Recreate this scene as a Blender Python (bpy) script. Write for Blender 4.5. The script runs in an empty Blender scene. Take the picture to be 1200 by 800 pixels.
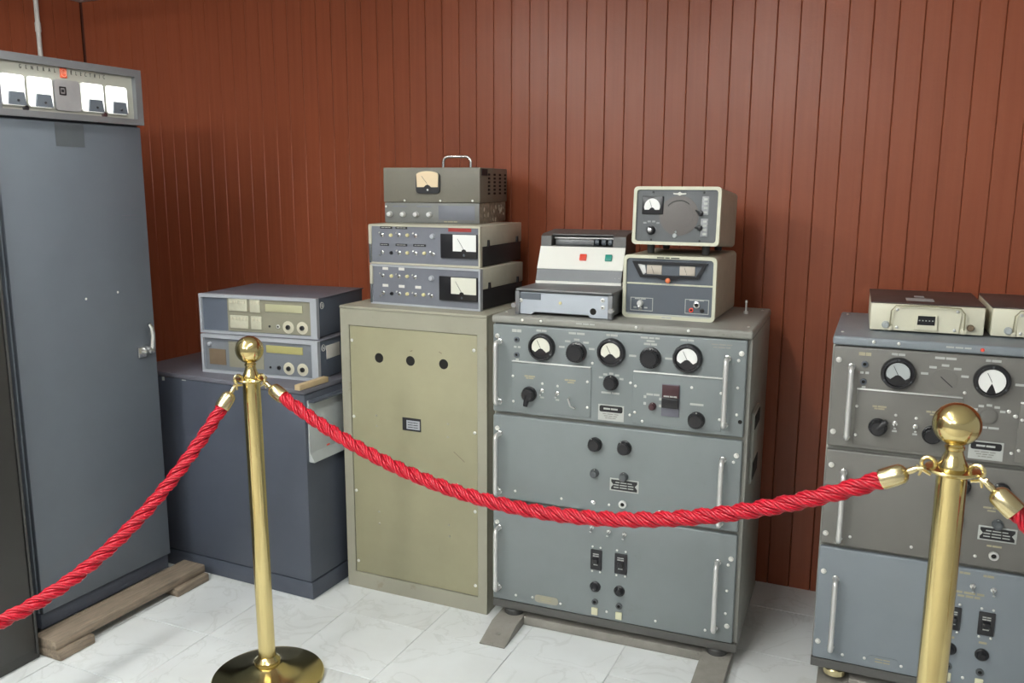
import bpy, bmesh, math, random
from mathutils import Vector, Matrix
random.seed(4)
PI = math.pi
scene = bpy.context.scene
COL = scene.collection

# ------------------------------------------------------------------ camera
cam_d = bpy.data.cameras.new('camera'); cam = bpy.data.objects.new('camera', cam_d); COL.objects.link(cam)
cam_d.sensor_width = 36.0; cam_d.lens = 36.0 * 1011.6 / 1200.0; cam_d.clip_start = 0.05
yaw, pitch, roll = math.radians(-23.96), math.radians(-10.275), math.radians(0.2137)
fw = Vector((math.sin(yaw)*math.cos(pitch), math.cos(yaw)*math.cos(pitch), math.sin(pitch)))
rt = Vector((math.cos(yaw), -math.sin(yaw), 0)); up = rt.cross(fw)
r2 = math.cos(roll)*rt + math.sin(roll)*up; u2 = -math.sin(roll)*rt + math.cos(roll)*up
mw = Matrix((r2, u2, -fw)).transposed().to_4x4(); mw.translation = (0, 0, 1.40)
cam.matrix_world = mw
scene.camera = cam

# ------------------------------------------------------------------ world, lamps, exposure
world = bpy.data.worlds.new('world'); scene.world = world; world.use_nodes = True
bg = world.node_tree.nodes['Background']; bg.inputs[0].default_value = (0.95, 0.98, 1.0, 1); bg.inputs[1].default_value = 0.30
LAMPS = ((-0.75, 0.95, 95), (-2.00, 0.85, 80), (-0.75, -0.95, 190), (-2.00, -0.95, 230))   # fluorescent battens: x, y, emission of the tube
vs = scene.view_settings
vs.view_transform = 'Standard'; vs.look = 'None'; vs.gamma = 1.0; vs.use_curve_mapping = False; vs.exposure = 0.36

# ------------------------------------------------------------------ materials
MATS = {}
def mat(name, col, rough=0.5, metal=0.0, var=0.08, scale=6.0, bump=0.0, bscale=220.0, spec=0.5, emit=0.0, stretch=None, wear=None, coat=0.0):
    if name in MATS: return MATS[name]
    m = bpy.data.materials.new(name); m.use_nodes = True; nt = m.node_tree; N = nt.nodes; L = nt.links
    b = N['Principled BSDF']
    b.inputs['Roughness'].default_value = rough; b.inputs['Metallic'].default_value = metal
    b.inputs['Specular IOR Level'].default_value = spec
    b.inputs['Coat Weight'].default_value = coat
    tc = N.new('ShaderNodeTexCoord'); src = tc.outputs['Object']
    if stretch:
        mp = N.new('ShaderNodeMapping'); mp.inputs['Scale'].default_value = stretch; L.new(src, mp.inputs[0]); src = mp.outputs[0]
    nz = N.new('ShaderNodeTexNoise'); nz.inputs['Scale'].default_value = scale; nz.inputs['Detail'].default_value = 6; nz.inputs['Roughness'].default_value = 0.65
    L.new(src, nz.inputs['Vector'])
    rp = N.new('ShaderNodeValToRGB'); rp.color_ramp.elements[0].position = 0.3; rp.color_ramp.elements[1].position = 0.7
    rp.color_ramp.elements[0].color = tuple(c*(1-var) for c in col) + (1,)
    rp.color_ramp.elements[1].color = tuple(min(1, c*(1+var)) for c in col) + (1,)
    L.new(nz.outputs['Fac'], rp.inputs[0]); out = rp.outputs[0]
    if wear:
        n2 = N.new('ShaderNodeTexNoise'); n2.inputs['Scale'].default_value = wear[1]; n2.inputs['Detail'].default_value = 8; n2.inputs['Roughness'].default_value = 0.75
        L.new(tc.outputs['Object'], n2.inputs['Vector'])
        r3 = N.new('ShaderNodeValToRGB'); r3.color_ramp.elements[0].position = wear[2]; r3.color_ramp.elements[1].position = wear[2] + 0.06
        r3.color_ramp.elements[0].color = (0, 0, 0, 1); r3.color_ramp.elements[1].color = (wear[3],)*3 + (1,)
        L.new(n2.outputs['Fac'], r3.inputs[0])
        mx = N.new('ShaderNodeMixRGB'); mx.inputs[2].default_value = wear[0] + (1,)
        L.new(r3.outputs[0], mx.inputs[0]); L.new(out, mx.inputs[1]); out = mx.outputs[0]
    L.new(out, b.inputs['Base Color'])
    if bump:
        n3 = N.new('ShaderNodeTexNoise'); n3.inputs['Scale'].default_value = bscale; n3.inputs['Detail'].default_value = 3
        L.new(src, n3.inputs['Vector'])
        bp = N.new('ShaderNodeBump'); bp.inputs['Strength'].default_value = bump; bp.inputs['Distance'].default_value = 0.002
        L.new(n3.outputs['Fac'], bp.inputs['Height']); L.new(bp.outputs[0], b.inputs['Normal'])
    if emit:
        b.inputs['Emission Color'].default_value = tuple(col) + (1,); b.inputs['Emission Strength'].default_value = emit
    MATS[name] = m
    return m

def wood_panel_mat():
    m = bpy.data.materials.new('stained_panel'); m.use_nodes = True; nt = m.node_tree; N = nt.nodes; L = nt.links; b = N['Principled BSDF']
    tc = N.new('ShaderNodeTexCoord'); oi = N.new('ShaderNodeObjectInfo')
    ad = N.new('ShaderNodeVectorMath'); ad.operation = 'ADD'; L.new(tc.outputs['Object'], ad.inputs[0]); L.new(oi.outputs['Location'], ad.inputs[1])
    mp = N.new('ShaderNodeMapping'); mp.inputs['Scale'].default_value = (60, 60, 1.6); L.new(ad.outputs[0], mp.inputs[0])
    nz = N.new('ShaderNodeTexNoise'); nz.inputs['Scale'].default_value = 1.0; nz.inputs['Detail'].default_value = 6; L.new(mp.outputs[0], nz.inputs[0])
    rp = N.new('ShaderNodeValToRGB'); rp.color_ramp.elements[0].color = (0.258, 0.066, 0.028, 1); rp.color_ramp.elements[1].color = (0.285, 0.076, 0.033, 1)
    rp.color_ramp.elements[0].position = 0.35; rp.color_ramp.elements[1].position = 0.65
    L.new(nz.outputs['Fac'], rp.inputs[0])
    hv = N.new('ShaderNodeHueSaturation'); mr = N.new('ShaderNodeMapRange'); mr.inputs[3].default_value = 0.98; mr.inputs[4].default_value = 1.02
    L.new(oi.outputs['Random'], mr.inputs[0]); L.new(mr.outputs[0], hv.inputs['Value']); L.new(rp.outputs[0], hv.inputs['Color']); L.new(hv.outputs[0], b.inputs['Base Color'])
    b.inputs['Roughness'].default_value = 0.36; b.inputs['Specular IOR Level'].default_value = 0.38
    n3 = N.new('ShaderNodeTexNoise'); n3.inputs['Scale'].default_value = 60; L.new(ad.outputs[0], n3.inputs[0])
    bp = N.new('ShaderNodeBump'); bp.inputs['Strength'].default_value = 0.12; bp.inputs['Distance'].default_value = 0.004
    L.new(n3.outputs['Fac'], bp.inputs['Height']); L.new(bp.outputs[0], b.inputs['Normal'])
    return m
def marble_mat():
    m = bpy.data.materials.new('white_marble'); m.use_nodes = True; nt = m.node_tree; N = nt.nodes; L = nt.links; b = N['Principled BSDF']
    tc = N.new('ShaderNodeTexCoord'); oi = N.new('ShaderNodeObjectInfo')
    ad = N.new('ShaderNodeVectorMath'); ad.operation = 'MULTIPLY_ADD'; ad.inputs[1].default_value = (1, 1, 1)
    L.new(tc.outputs['Object'], ad.inputs[0])
    sc = N.new('ShaderNodeVectorMath'); sc.operation = 'SCALE'; sc.inputs['Scale'].default_value = 3.7; L.new(oi.outputs['Location'], sc.inputs[0]); L.new(sc.outputs[0], ad.inputs[2])
    n1 = N.new('ShaderNodeTexNoise'); n1.inputs['Scale'].default_value = 5; n1.inputs['Detail'].default_value = 8; n1.inputs['Distortion'].default_value = 1.2; L.new(ad.outputs[0], n1.inputs[0])
    r1 = N.new('ShaderNodeValToRGB'); e = r1.color_ramp.elements
    e[0].position = 0.475; e[0].color = (1, 1, 1, 1); e[1].position = 0.525; e[1].color = (1, 1, 1, 1); k = e.new(0.5); k.color = (0.90, 0.90, 0.89, 1)
    L.new(n1.outputs['Fac'], r1.inputs[0])
    n2 = N.new('ShaderNodeTexNoise'); n2.inputs['Scale'].default_value = 3.2; n2.inputs['Detail'].default_value = 5; L.new(ad.outputs[0], n2.inputs[0])
    r2_ = N.new('ShaderNodeValToRGB'); r2_.color_ramp.elements[0].position = 0.3; r2_.color_ramp.elements[1].position = 0.62
    r2_.color_ramp.elements[0].color = (0.68, 0.70, 0.69, 1); r2_.color_ramp.elements[1].color = (0.77, 0.80, 0.80, 1)
    L.new(n2.outputs['Fac'], r2_.inputs[0])
    mx = N.new('ShaderNodeMixRGB'); mx.blend_type = 'MULTIPLY'; mx.inputs[0].default_value = 1; L.new(r2_.outputs[0], mx.inputs[1]); L.new(r1.outputs[0], mx.inputs[2])
    hv = N.new('ShaderNodeHueSaturation'); mr = N.new('ShaderNodeMapRange'); mr.inputs[3].default_value = 0.95; mr.inputs[4].default_value = 1.04
    L.new(oi.outputs['Random'], mr.inputs[0]); L.new(mr.outputs[0], hv.inputs['Value']); L.new(mx.outputs[0], hv.inputs['Color']); L.new(hv.outputs[0], b.inputs['Base Color'])
    b.inputs['Roughness'].default_value = 0.32; b.inputs['Specular IOR Level'].default_value = 0.4
    return m

PANEL = wood_panel_mat(); MARBLE = marble_mat()
GROOVE = mat('dark_groove', (0.10, 0.03, 0.018), 0.6)
GROUT = mat('grey_grout', (0.50, 0.49, 0.45), 0.8, var=0.15)
CEIL = mat('white_ceiling', (0.72, 0.72, 0.70), 0.8)
SLATE = mat('slate_paint', (0.105, 0.122, 0.142), 0.5, var=0.06, scale=4, bump=0.05, bscale=300)
SLATE2 = mat('navy_slate_paint', (0.060, 0.070, 0.093), 0.5, var=0.08, scale=5, bump=0.08, bscale=300, wear=((0.20, 0.22, 0.25), 26, 0.68, 0.25))
SLATETOP = mat('mauve_grey_paint', (0.125, 0.125, 0.15), 0.5, var=0.08)
DARKCAB = mat('dark_brown_grey_paint', (0.035, 0.034, 0.031), 0.5)
BLACK = mat('black_bakelite', (0.012, 0.012, 0.014), 0.3, var=0.2)
MATTEBLACK = mat('matte_black', (0.018, 0.018, 0.02), 0.6)
DARKHOLE = mat('dark_opening', (0.008, 0.007, 0.006), 0.9)
WHITE = mat('white_dial', (0.82, 0.83, 0.80), 0.45, var=0.02)
WARMDIAL = mat('cream_dial', (0.80, 0.64, 0.42), 0.45, var=0.04)
PALEDIAL = mat('pale_dial', (0.70, 0.70, 0.60), 0.45, var=0.03)
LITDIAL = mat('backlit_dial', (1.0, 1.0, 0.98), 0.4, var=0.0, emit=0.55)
LEGEND = mat('white_print', (0.44, 0.455, 0.43), 0.5, var=0.1)
YLEGEND = mat('yellowed_print', (0.36, 0.33, 0.22), 0.5, var=0.1)
CHROME = mat('polished_steel', (0.72, 0.72, 0.70), 0.22, metal=1.0, var=0.03)
STEEL = mat('brushed_steel', (0.74, 0.74, 0.72), 0.42, metal=0.75, var=0.08)
SCREW = mat('screw_nickel', (0.78, 0.78, 0.74), 0.35, metal=0.7, var=0.05)
BRASS = mat('polished_brass', (0.70, 0.575, 0.27), 0.16, metal=1.0, var=0.03, scale=3)
BRASSD = mat('worn_brass', (0.72, 0.62, 0.36), 0.25, metal=1.0, var=0.06)
ROPE = mat('red_rope', (0.42, 0.006, 0.020), 0.36, var=0.12, scale=90, bump=0.1, bscale=900, spec=0.45)
OLIVE = mat('olive_cream_paint', (0.305, 0.288, 0.182), 0.5, var=0.08, scale=3.5, bump=0.04, wear=((0.20, 0.15, 0.085), 9, 0.62, 0.28))
OLIVEF = mat('olive_grey_paint', (0.31, 0.300, 0.235), 0.5, var=0.07, scale=4, wear=((0.18, 0.14, 0.09), 12, 0.60, 0.35))
RACKP = mat('grey_green_panel', (0.188, 0.212, 0.215), 0.42, var=0.06, scale=4, bump=0.04, wear=((0.14, 0.145, 0.14), 7, 0.60, 0.22))
RACKC = mat('grey_case', (0.255, 0.255, 0.228), 0.5, var=0.12, scale=5, wear=((0.10, 0.09, 0.07), 14, 0.60, 0.35))
RACKD = mat('dark_skirt', (0.085, 0.084, 0.078), 0.55, var=0.1)
RACK2P = mat('brown_grey_panel', (0.150, 0.146, 0.132), 0.42, var=0.06, scale=4, bump=0.04)
RACK2B = mat('blue_grey_panel', (0.200, 0.228, 0.250), 0.42, var=0.06, scale=4, bump=0.04)
WOOD = mat('weathered_wood', (0.21, 0.165, 0.12), 0.75, var=0.35, scale=3, stretch=(4, 40, 40), bump=0.4, bscale=20)
SKID = mat('grey_skid_paint', (0.235, 0.222, 0.195), 0.6, var=0.25, scale=8, wear=((0.08, 0.07, 0.06), 18, 0.62, 0.6))
TAN = mat('tan_wood', (0.50, 0.38, 0.22), 0.7, var=0.15)
CONDUIT = mat('white_conduit', (0.62, 0.62, 0.58), 0.4)
HEADER = mat('cream_header', (0.40, 0.40, 0.345), 0.4, var=0.04)
HFRAME = mat('grey_header_frame', (0.19, 0.20, 0.21), 0.3, var=0.05, metal=0.3)
EMBLEM = mat('orange_emblem', (0.80, 0.14, 0.07), 0.4, var=0.05)
EMBLEML = mat('pale_orange', (0.85, 0.42, 0.30), 0.4)
ALU = mat('brushed_aluminium', (0.36, 0.36, 0.36), 0.4, metal=0.3, var=0.12, scale=10)
TAPE = mat('dark_tape', (0.075, 0.085, 0.092), 0.6, var=0.1)
COUNTER = mat('counter_blue_grey', (0.10, 0.118, 0.15), 0.5, var=0.06)
COUNTF = mat('counter_frame', (0.42, 0.44, 0.475), 0.42, metal=0.15, var=0.05)
COUNTP = mat('counter_panel_olive', (0.245, 0.235, 0.175), 0.45, var=0.07)
COUNTPB = mat('counter_panel_grey', (0.165, 0.18, 0.20), 0.45, var=0.07)
KEYS = mat('cream_keys', (0.50, 0.49, 0.38), 0.45, var=0.08, scale=60)
DISPLAY = mat('pale_yellow_display', (0.42, 0.41, 0.26), 0.35, var=0.06)
DISPLAYY = mat('yellow_display', (0.38, 0.35, 0.14), 0.35, var=0.06)
HALO = mat('cream_halo', (0.55, 0.52, 0.40), 0.5, var=0.08)
PATCH = mat('brown_patch', (0.16, 0.115, 0.07), 0.6, var=0.2)
PAPER = mat('white_paper', (0.70, 0.69, 0.64), 0.7)
LIGHTGREY = mat('pale_grey_tray', (0.40, 0.43, 0.43), 0.5, var=0.06)
TESTP = mat('test_panel_grey', (0.165, 0.175, 0.205), 0.45, var=0.07, scale=10)
TESTC = mat('test_case_cream', (0.48, 0.46, 0.37), 0.5, var=0.12, scale=9, wear=((0.22, 0.17, 0.08), 10, 0.62, 0.5))
REDPLATE = mat('dark_red_plate', (0.30, 0.03, 0.025), 0.5)
YDOT = mat('yellow_button', (0.62, 0.56, 0.30), 0.4)
OLDGREY = mat('grey_olive_paint', (0.165, 0.155, 0.122), 0.5, var=0.07, scale=8)
OLDGREY2 = mat('grey_paint_panel', (0.175, 0.178, 0.170), 0.5, var=0.07, scale=8)
SPECK = mat('speckled_grey', (0.24, 0.215, 0.165), 0.6, var=0.55, scale=55)
CREAMW = mat('cream_white_plastic', (0.88, 0.88, 0.82), 0.4, var=0.02)
DECKG = mat('deck_dark_grey', (0.10, 0.10, 0.098), 0.45, var=0.08)
BANDG = mat('band_grey', (0.17, 0.18, 0.19), 0.45, var=0.06)
UGREY = mat('pale_blue_grey_plate', (0.44, 0.48, 0.53), 0.4, var=0.05)
UCASE = mat('dull_grey_case', (0.17, 0.175, 0.18), 0.45, metal=0.3, var=0.1)
REDB = mat('red_button', (0.75, 0.07, 0.04), 0.35)
GREENB = mat('green_button', (0.02, 0.28, 0.22), 0.35)
RADC = mat('radio_case_beige', (0.40, 0.38, 0.30), 0.5, var=0.09, scale=30, bump=0.1)
RADF = mat('radio_frame_cream', (0.60, 0.60, 0.47), 0.4, var=0.03)
RADP = mat('radio_panel_grey', (0.075, 0.083, 0.088), 0.45, var=0.06)
RADP2 = mat('radio_panel_blue_grey', (0.092, 0.108, 0.128), 0.45, var=0.06)
RADDIAL = mat('brown_grey_dial', (0.095, 0.084, 0.077), 0.3, var=0.05)
SCALE = mat('grey_scale_strip', (0.28, 0.29, 0.30), 0.4, var=0.25, scale=120)
METERP = mat('pinkish_meter_face', (0.50, 0.45, 0.38), 0.4, var=0.06)
ORANGE = mat('orange_lamp', (0.85, 0.22, 0.08), 0.3)
BREAKR = mat('breaker_maroon', (0.055, 0.02, 0.024), 0.4)
BREAKG = mat('breaker_mauve', (0.13, 0.13, 0.16), 0.4)
LAMPY = mat('pale_yellow_lens', (0.62, 0.60, 0.42), 0.4)
BOXC = mat('ivory_enamel', (0.72, 0.70, 0.55), 0.42, var=0.04, scale=9, wear=((0.30, 0.26, 0.16), 22, 0.72, 0.5))
BOXT = mat('dark_brown_lid', (0.060, 0.042, 0.038), 0.45, var=0.15)
RUBBER = mat('dark_rubber', (0.05, 0.05, 0.048), 0.6)

# ------------------------------------------------------------------ mesh helpers
class MB:
    def __init__(s): s.v = []; s.f = []
    def add(s, vs, fs):
        o = len(s.v); s.v += [tuple(p) for p in vs]; s.f += [tuple(i + o for i in f) for f in fs]; return s
    def box(s, x0, x1, y0, y1, z0, z1, bev=0.0, seg=2):
        bm = bmesh.new(); bmesh.ops.create_cube(bm, size=1)
        for p in bm.verts: p.co = ((x0+x1)/2 + p.co.x*(x1-x0), (y0+y1)/2 + p.co.y*(y1-y0), (z0+z1)/2 + p.co.z*(z1-z0))
        if bev: bmesh.ops.bevel(bm, geom=list(bm.edges), offset=bev, segments=seg, profile=0.5, affect='EDGES')
        bm.verts.index_update()
        s.add([p.co[:] for p in bm.verts], [[q.index for q in f.verts] for f in bm.faces]); bm.free(); return s
    def prism(s, poly, y0, y1):                       # poly of (x, z), extruded along y
        n = len(poly); v = [(x, y0, z) for x, z in poly] + [(x, y1, z) for x, z in poly]
        a = sum(poly[i][0]*poly[(i+1) % n][1] - poly[(i+1) % n][0]*poly[i][1] for i in range(n))
        f = [tuple(range(n)), tuple(range(2*n-1, n-1, -1))] + [(i, i+n, (i+1) % n + n, (i+1) % n) for i in range(n)]
        if a < 0: f = [tuple(reversed(q)) for q in f]
        return s.add(v, f)
    def prism_x(s, poly, x0, x1):                     # poly of (y, z), extruded along x
        n = len(poly); v = [(x0, y, z) for y, z in poly] + [(x1, y, z) for y, z in poly]
        a = sum(poly[i][0]*poly[(i+1) % n][1] - poly[(i+1) % n][0]*poly[i][1] for i in range(n))
        f = [tuple(range(n-1, -1, -1)), tuple(range(n, 2*n))] + [(i, (i+1) % n, (i+1) % n + n, i+n) for i in range(n)]
        if a < 0: f = [tuple(reversed(q)) for q in f]
        return s.add(v, f)
    def lathe(s, prof, origin=(0, 0, 0), axis='z', n=24):   # prof of (r, t); axis z or -y (out of a front face)
        ox, oy, oz = origin; v = []; f = []; m = len(prof)
        for r, t in prof:
            for k in range(n):
                a = 2*PI*k/n; c, d = r*math.cos(a), r*math.sin(a)
                v.append((ox+c, oy+d, oz+t) if axis == 'z' else (ox+c, oy-t, oz+d))
        for i in range(m-1):
            for k in range(n): f.append((i*n+k, i*n+(k+1) % n, (i+1)*n+(k+1) % n, (i+1)*n+k))
        f.append(tuple(reversed(range(n)))); f.append(tuple(range((m-1)*n, m*n)))
        return s.add(v, f)
    def tube(s, path, r, n=8, caps=True):
        P = [Vector(p) for p in path]; v = []; f = []
        t0 = (P[1]-P[0]).normalized(); ref = Vector((0, 0, 1)) if abs(t0.z) < 0.9 else Vector((1, 0, 0))
        nn = t0.cross(ref).normalized()
        rr = r if isinstance(r, (list, tuple)) else [r]*len(P)
        for i, p in enumerate(P):
            t = (P[min(i+1, len(P)-1)] - P[max(i-1, 0)]).normalized()
            nn = (nn - t*nn.dot(t)).normalized(); b = t.cross(nn)
            for k in range(n):
                a = 2*PI*k/n; v.append((p + (nn*math.cos(a) + b*math.sin(a))*rr[i])[:])
        for i in range(len(P)-1):
            for k in range(n): f.append((i*n+k, i*n+(k+1) % n, (i+1)*n+(k+1) % n, (i+1)*n+k))
        if caps: f.append(tuple(reversed(range(n)))); f.append(tuple(range((len(P)-1)*n, len(P)*n)))
        return s.add(v, f)
    def ring(s, outer, inner, y0, y1):                # outer/inner loops of (x, z), same count: a frame
        n = len(outer)
        v = [(x, y0, z) for x, z in outer] + [(x, y0, z) for x, z in inner] + [(x, y1, z) for x, z in outer] + [(x, y1, z) for x, z in inner]
        f = []
        for i in range(n):
            j = (i+1) % n
            f += [(i, j, n+j, n+i), (2*n+j, 2*n+i, 3*n+i, 3*n+j), (j, i, 2*n+i, 2*n+j), (n+i, n+j, 3*n+j, 3*n+i)]
        return s.add(v, f)
    def mesh(s, name, m, smooth=True):
        me = bpy.data.meshes.new(name); me.from_pydata(s.v, [], s.f)
        bm = bmesh.new(); bm.from_mesh(me); bmesh.ops.recalc_face_normals(bm, faces=bm.faces); bm.to_mesh(me); bm.free()
        me.materials.append(m); me.update()
        if smooth: me.shade_smooth(); me.set_sharp_from_angle(angle=math.radians(38))
        return me
    def build(s, name, m, parent=None, loc=(0, 0, 0), rot=(0, 0, 0)):
        return obj(name, s.mesh(name, m), parent, loc, rot)
def obj(name, me, parent=None, loc=(0, 0, 0), rot=(0, 0, 0)):
    o = bpy.data.objects.new(name, me); COL.objects.link(o); o.parent = parent; o.location = loc; o.rotation_euler = rot
    return o
def rrect(x0, x1, z0, z1, r, n=5):
    out = []
    for cx, cz, a0 in ((x1-r, z1-r, 0), (x0+r, z1-r, 90), (x0+r, z0+r, 180), (x1-r, z0+r, 270)):
        for k in range(n+1):
            a = math.radians(a0 + 90*k/n); out.append((cx + r*math.cos(a), cz + r*math.sin(a)))
    return out
def tag(o, label=None, cat=None, group=None, kind=None):
    if label: o['label'] = label
    if cat: o['category'] = cat
    if group: o['group'] = group
    if kind: o['kind'] = kind
    return o
def thing(name, label, cat, loc, rz=0.0, group=None, rx=0.0):
    o = bpy.data.objects.new(name, None); COL.objects.link(o); o.location = loc; o.rotation_euler = (rx, 0, rz); o.empty_display_size = 0.1
    return tag(o, label, cat, group)

# ------------------------------------------------------------------ small panel furniture (front face at y = yf, facing -y)
CACHE = {}
def cached(key, fn):
    if key not in CACHE: CACHE[key] = fn()
    return CACHE[key]
def screw(p, u, z, r=0.004, yf=0.0, m=None):
    m = m or SCREW
    me = cached(('screw', r, m.name), lambda: MB().lathe([(r, 0), (r, r*0.35), (r*0.7, r*0.62), (r*0.28, r*0.68)], (0, 0, 0), 'y', 10).mesh('screw', m))
    return obj('screw', me, p, (u, yf, z))
def big_screw(p, u, z, r=0.0075, yf=0.0):
    me = cached(('cap', r), lambda: MB().lathe([(r, 0), (r, r*0.3), (r*0.72, r*0.35), (r*0.66, r*0.9), (r*0.35, r*0.95), (r*0.3, r*0.6)], (0, 0, 0), 'y', 14).mesh('cap_screw', SCREW))
    o = obj('cap_screw', me, p, (u, yf, z))
    obj('socket_hole', cached(('caph', r), lambda: MB().lathe([(r*0.30, r*0.6), (r*0.30, r*0.97), (r*0.1, r*0.98)], (0, 0, 0), 'y', 10).mesh('socket_hole', MATTEBLACK)), o) if p.parent is None else None
    return o
def knob(p, u, z, r, yf=0.0, h=None, m=BLACK, pointer=True, ang=0.0, name='knob'):
    h = h or r*1.1
    def mk():
        b = MB(); n = 24; ridge = []
        for k in range(n*2):
            a = PI*k/n; q = r*(0.86 if k % 2 else 0.80); ridge.append((q*math.cos(a), q*math.sin(a)))
        b.lathe([(r, 0), (r, h*0.22), (r*0.9, h*0.3)], (0, 0, 0), 'y', 28)
        b.prism(ridge, -h*0.28, -h*0.9)
        b.lathe([(r*0.8, h*0.9), (r*0.7, h), (r*0.3, h*1.02)], (0, 0, 0), 'y', 20)
        return b.mesh(name, m)
    o = obj(name, cached((name, r, h, m.name), mk), p, (u, yf, z), (0, ang, 0))
    if pointer:
        me = cached(('ptr', r, h), lambda: MB().box(-r*0.07, r*0.07, -h*0.36, -h*0.28, r*0.80, r*0.97).mesh('pointer_mark', LEGEND))
        obj('pointer_mark', me, o)
    return o
def toggle(p, u, z, yf=0.0, r=0.0055, up_=True):
    s = 1 if up_ else -1
    me = cached(('tog', r, up_), lambda: MB().lathe([(r, 0), (r, 0.003), (r*0.6, 0.004), (r*0.6, 0.007)], (0, 0, 0), 'y', 10).tube([(0, -0.005, 0), (0, -0.014, s*0.006), (0, -0.02, s*0.009)], [r*0.3, r*0.36, r*0.5], 8).mesh('toggle_switch', CHROME))
    return obj('toggle_switch', me, p, (u, yf, z))
def jack(p, u, z, r=0.007, yf=0.0, m=CHROME):
    me = cached(('jack', r, m.name), lambda: MB().lathe([(r, 0), (r, r*0.5), (r*0.55, r*0.6), (r*0.5, r*0.1)], (0, 0, 0), 'y', 14).mesh('jack', m))
    o = obj('jack', me, p, (u, yf, z))
    me2 = cached(('jackh', r), lambda: MB().lathe([(r*0.5, r*0.1), (r*0.5, r*0.35), (r*0.1, r*0.36)], (0, 0, 0), 'y', 12).mesh('socket_hole', DARKHOLE))
    obj('socket_hole', me2, o); return o
def legend(p, u, z, w, h=0.004, n=2, yf=0.0, m=None):
    m = m or LEGEND; key = ('leg', round(w, 4), h, n, m.name)
    def mk():
        b = MB(); rr = random.Random(int(w*1e5) + n); xs = [0.0]
        for k in range(n): xs.append(xs[-1] + rr.uniform(0.7, 1.4))
        for k in range(n):
            a = -w/2 + w*xs[k]/xs[-1]; c = -w/2 + w*xs[k+1]/xs[-1] - w*0.05
            b.box(a, c, -0.0004, 0.0004, -h/2, h/2)
        return b.mesh('printed_legend', m, False)
    return obj('printed_legend', cached(key, mk), p, (u, yf, z))
def round_meter(p, u, z, r, yf=0.0, face=None, style=0):
    face = face or WHITE
    me = cached(('rmb', r), lambda: MB().lathe([(r, 0), (r, 0.010), (r*0.93, 0.017), (r*0.80, 0.018), (r*0.76, 0.012), (r*0.2, 0.012)], (0, 0, 0), 'y', 36).mesh('round_meter', BLACK))
    o = obj('round_meter', me, p, (u, yf, z))
    def dial():
        q = []
        if style == 0:
            for k in range(17):
                a = math.radians(-18 + 216*k/16); q.append((0.68*r*math.cos(a), 0.02*r + 0.68*r*math.sin(a)))
            q += [(-0.42*r, -0.34*r), (-0.28*r, -0.22*r), (-0.14*r, -0.10*r), (0, -0.06*r), (0.14*r, -0.10*r), (0.28*r, -0.22*r), (0.42*r, -0.34*r)]
        else:
            for k in range(25):
                a = math.radians(-70 + 320*k/24); q.append((0.73*r*math.cos(a), 0.73*r*math.sin(a)))
            q += [(-0.12*r, -0.35*r), (0, -0.12*r), (0.12*r, -0.35*r)]
        return MB().prism(q, -0.0125, -0.0135).mesh('dial', face, False)
    obj('dial', cached(('rmd', r, face.name, style), dial), o)
    me3 = cached(('rmn', r), lambda: MB().tube([(0, -0.0145, -0.05*r), (-0.28*r, -0.0145, 0.5*r)], 0.0006, 5).mesh('needle', MATTEBLACK))
    obj('needle', me3, o)
    for k in range(3):
        a = math.radians(90 + 120*k)
        screw(o, 0.88*r*math.cos(a), 0.88*r*math.sin(a), 0.0028, -0.017, RADP)
    return o
def handle(p, u, z0, z1, yf=0.0, off=0.036, r=0.0072):
    L_ = round(z1 - z0, 3)
    def mk():
        q = [(0, 0, 0)]
        for k in range(6):
            a = PI/2*k/5; q.append((0, -off + 0.012 - 0.012*math.sin(a), 0.012 - 0.012*math.cos(a)))
        q2 = [(x, y, L_ - z) for x, y, z in reversed(q)]
        return MB().tube(q + q2, r, 10).mesh('handle', STEEL)
    o = obj('handle', cached(('hand', L_, off, r), mk), p, (u, yf, z0))
    me = cached(('ferr',), lambda: MB().lathe([(0.0095, 0), (0.0095, 0.004), (0.0065, 0.006)], (0, 0, 0), 'y', 14).mesh('mount_ring', CHROME))
    obj('mount_ring', me, o); obj('mount_ring', me, o, (0, 0, L_))
    return o
def breaker(p, u0, u1, z0, z1, yf=0.0):
    w, h = u1-u0, z1-z0
    o = MB().box(-w/2, w/2, -0.006, 0, -h/2, h/2, 0.0015).build('circuit_breaker', MATTEBLACK, p, ((u0+u1)/2, yf, (z0+z1)/2))
    MB().box(-w*0.22, w*0.22, -0.016, -0.005, -h*0.16, h*0.1, 0.002).build('rocker', BLACK, o)
    for k, dz in enumerate((0.3, 0.2, -0.06, -0.24)): legend(o, 0, h*dz, w*(0.55 if k < 2 else 0.4), h*0.05, 2, -0.0062)
    for du in (-0.36, 0.36):
        for dz in (0.62, -0.62): screw(p, (u0+u1)/2 + du*w, (z0+z1)/2 + dz*h, 0.0034, yf)
    return o
def name_plate(p, u0, u1, z0, z1, yf=0.0):
    w, h = u1-u0, z1-z0
    o = MB().box(0, w, -0.0016, 0, 0, h, 0.0004).build('name_plate', LEGEND, p, (u0, yf, z0))
    c = 0.18*h; a, b_, e, g = 0.05*w, 0.95*w, 0.1*h, 0.9*h
    q = [(a, e), (b_, e), (b_, e+c), (b_-c, h/2), (b_, g-c), (b_, g), (a, g), (a, g-c), (a+c, h/2), (a, e+c)]
    MB().prism(q, -0.0022, -0.001).build('black_field', BLACK, o)
    for k in range(3): legend(o, w/2, h*(0.7 - 0.2*k), w*(0.72 if k else 0.6), h*0.07, 3, -0.0024)
    return o

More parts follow.
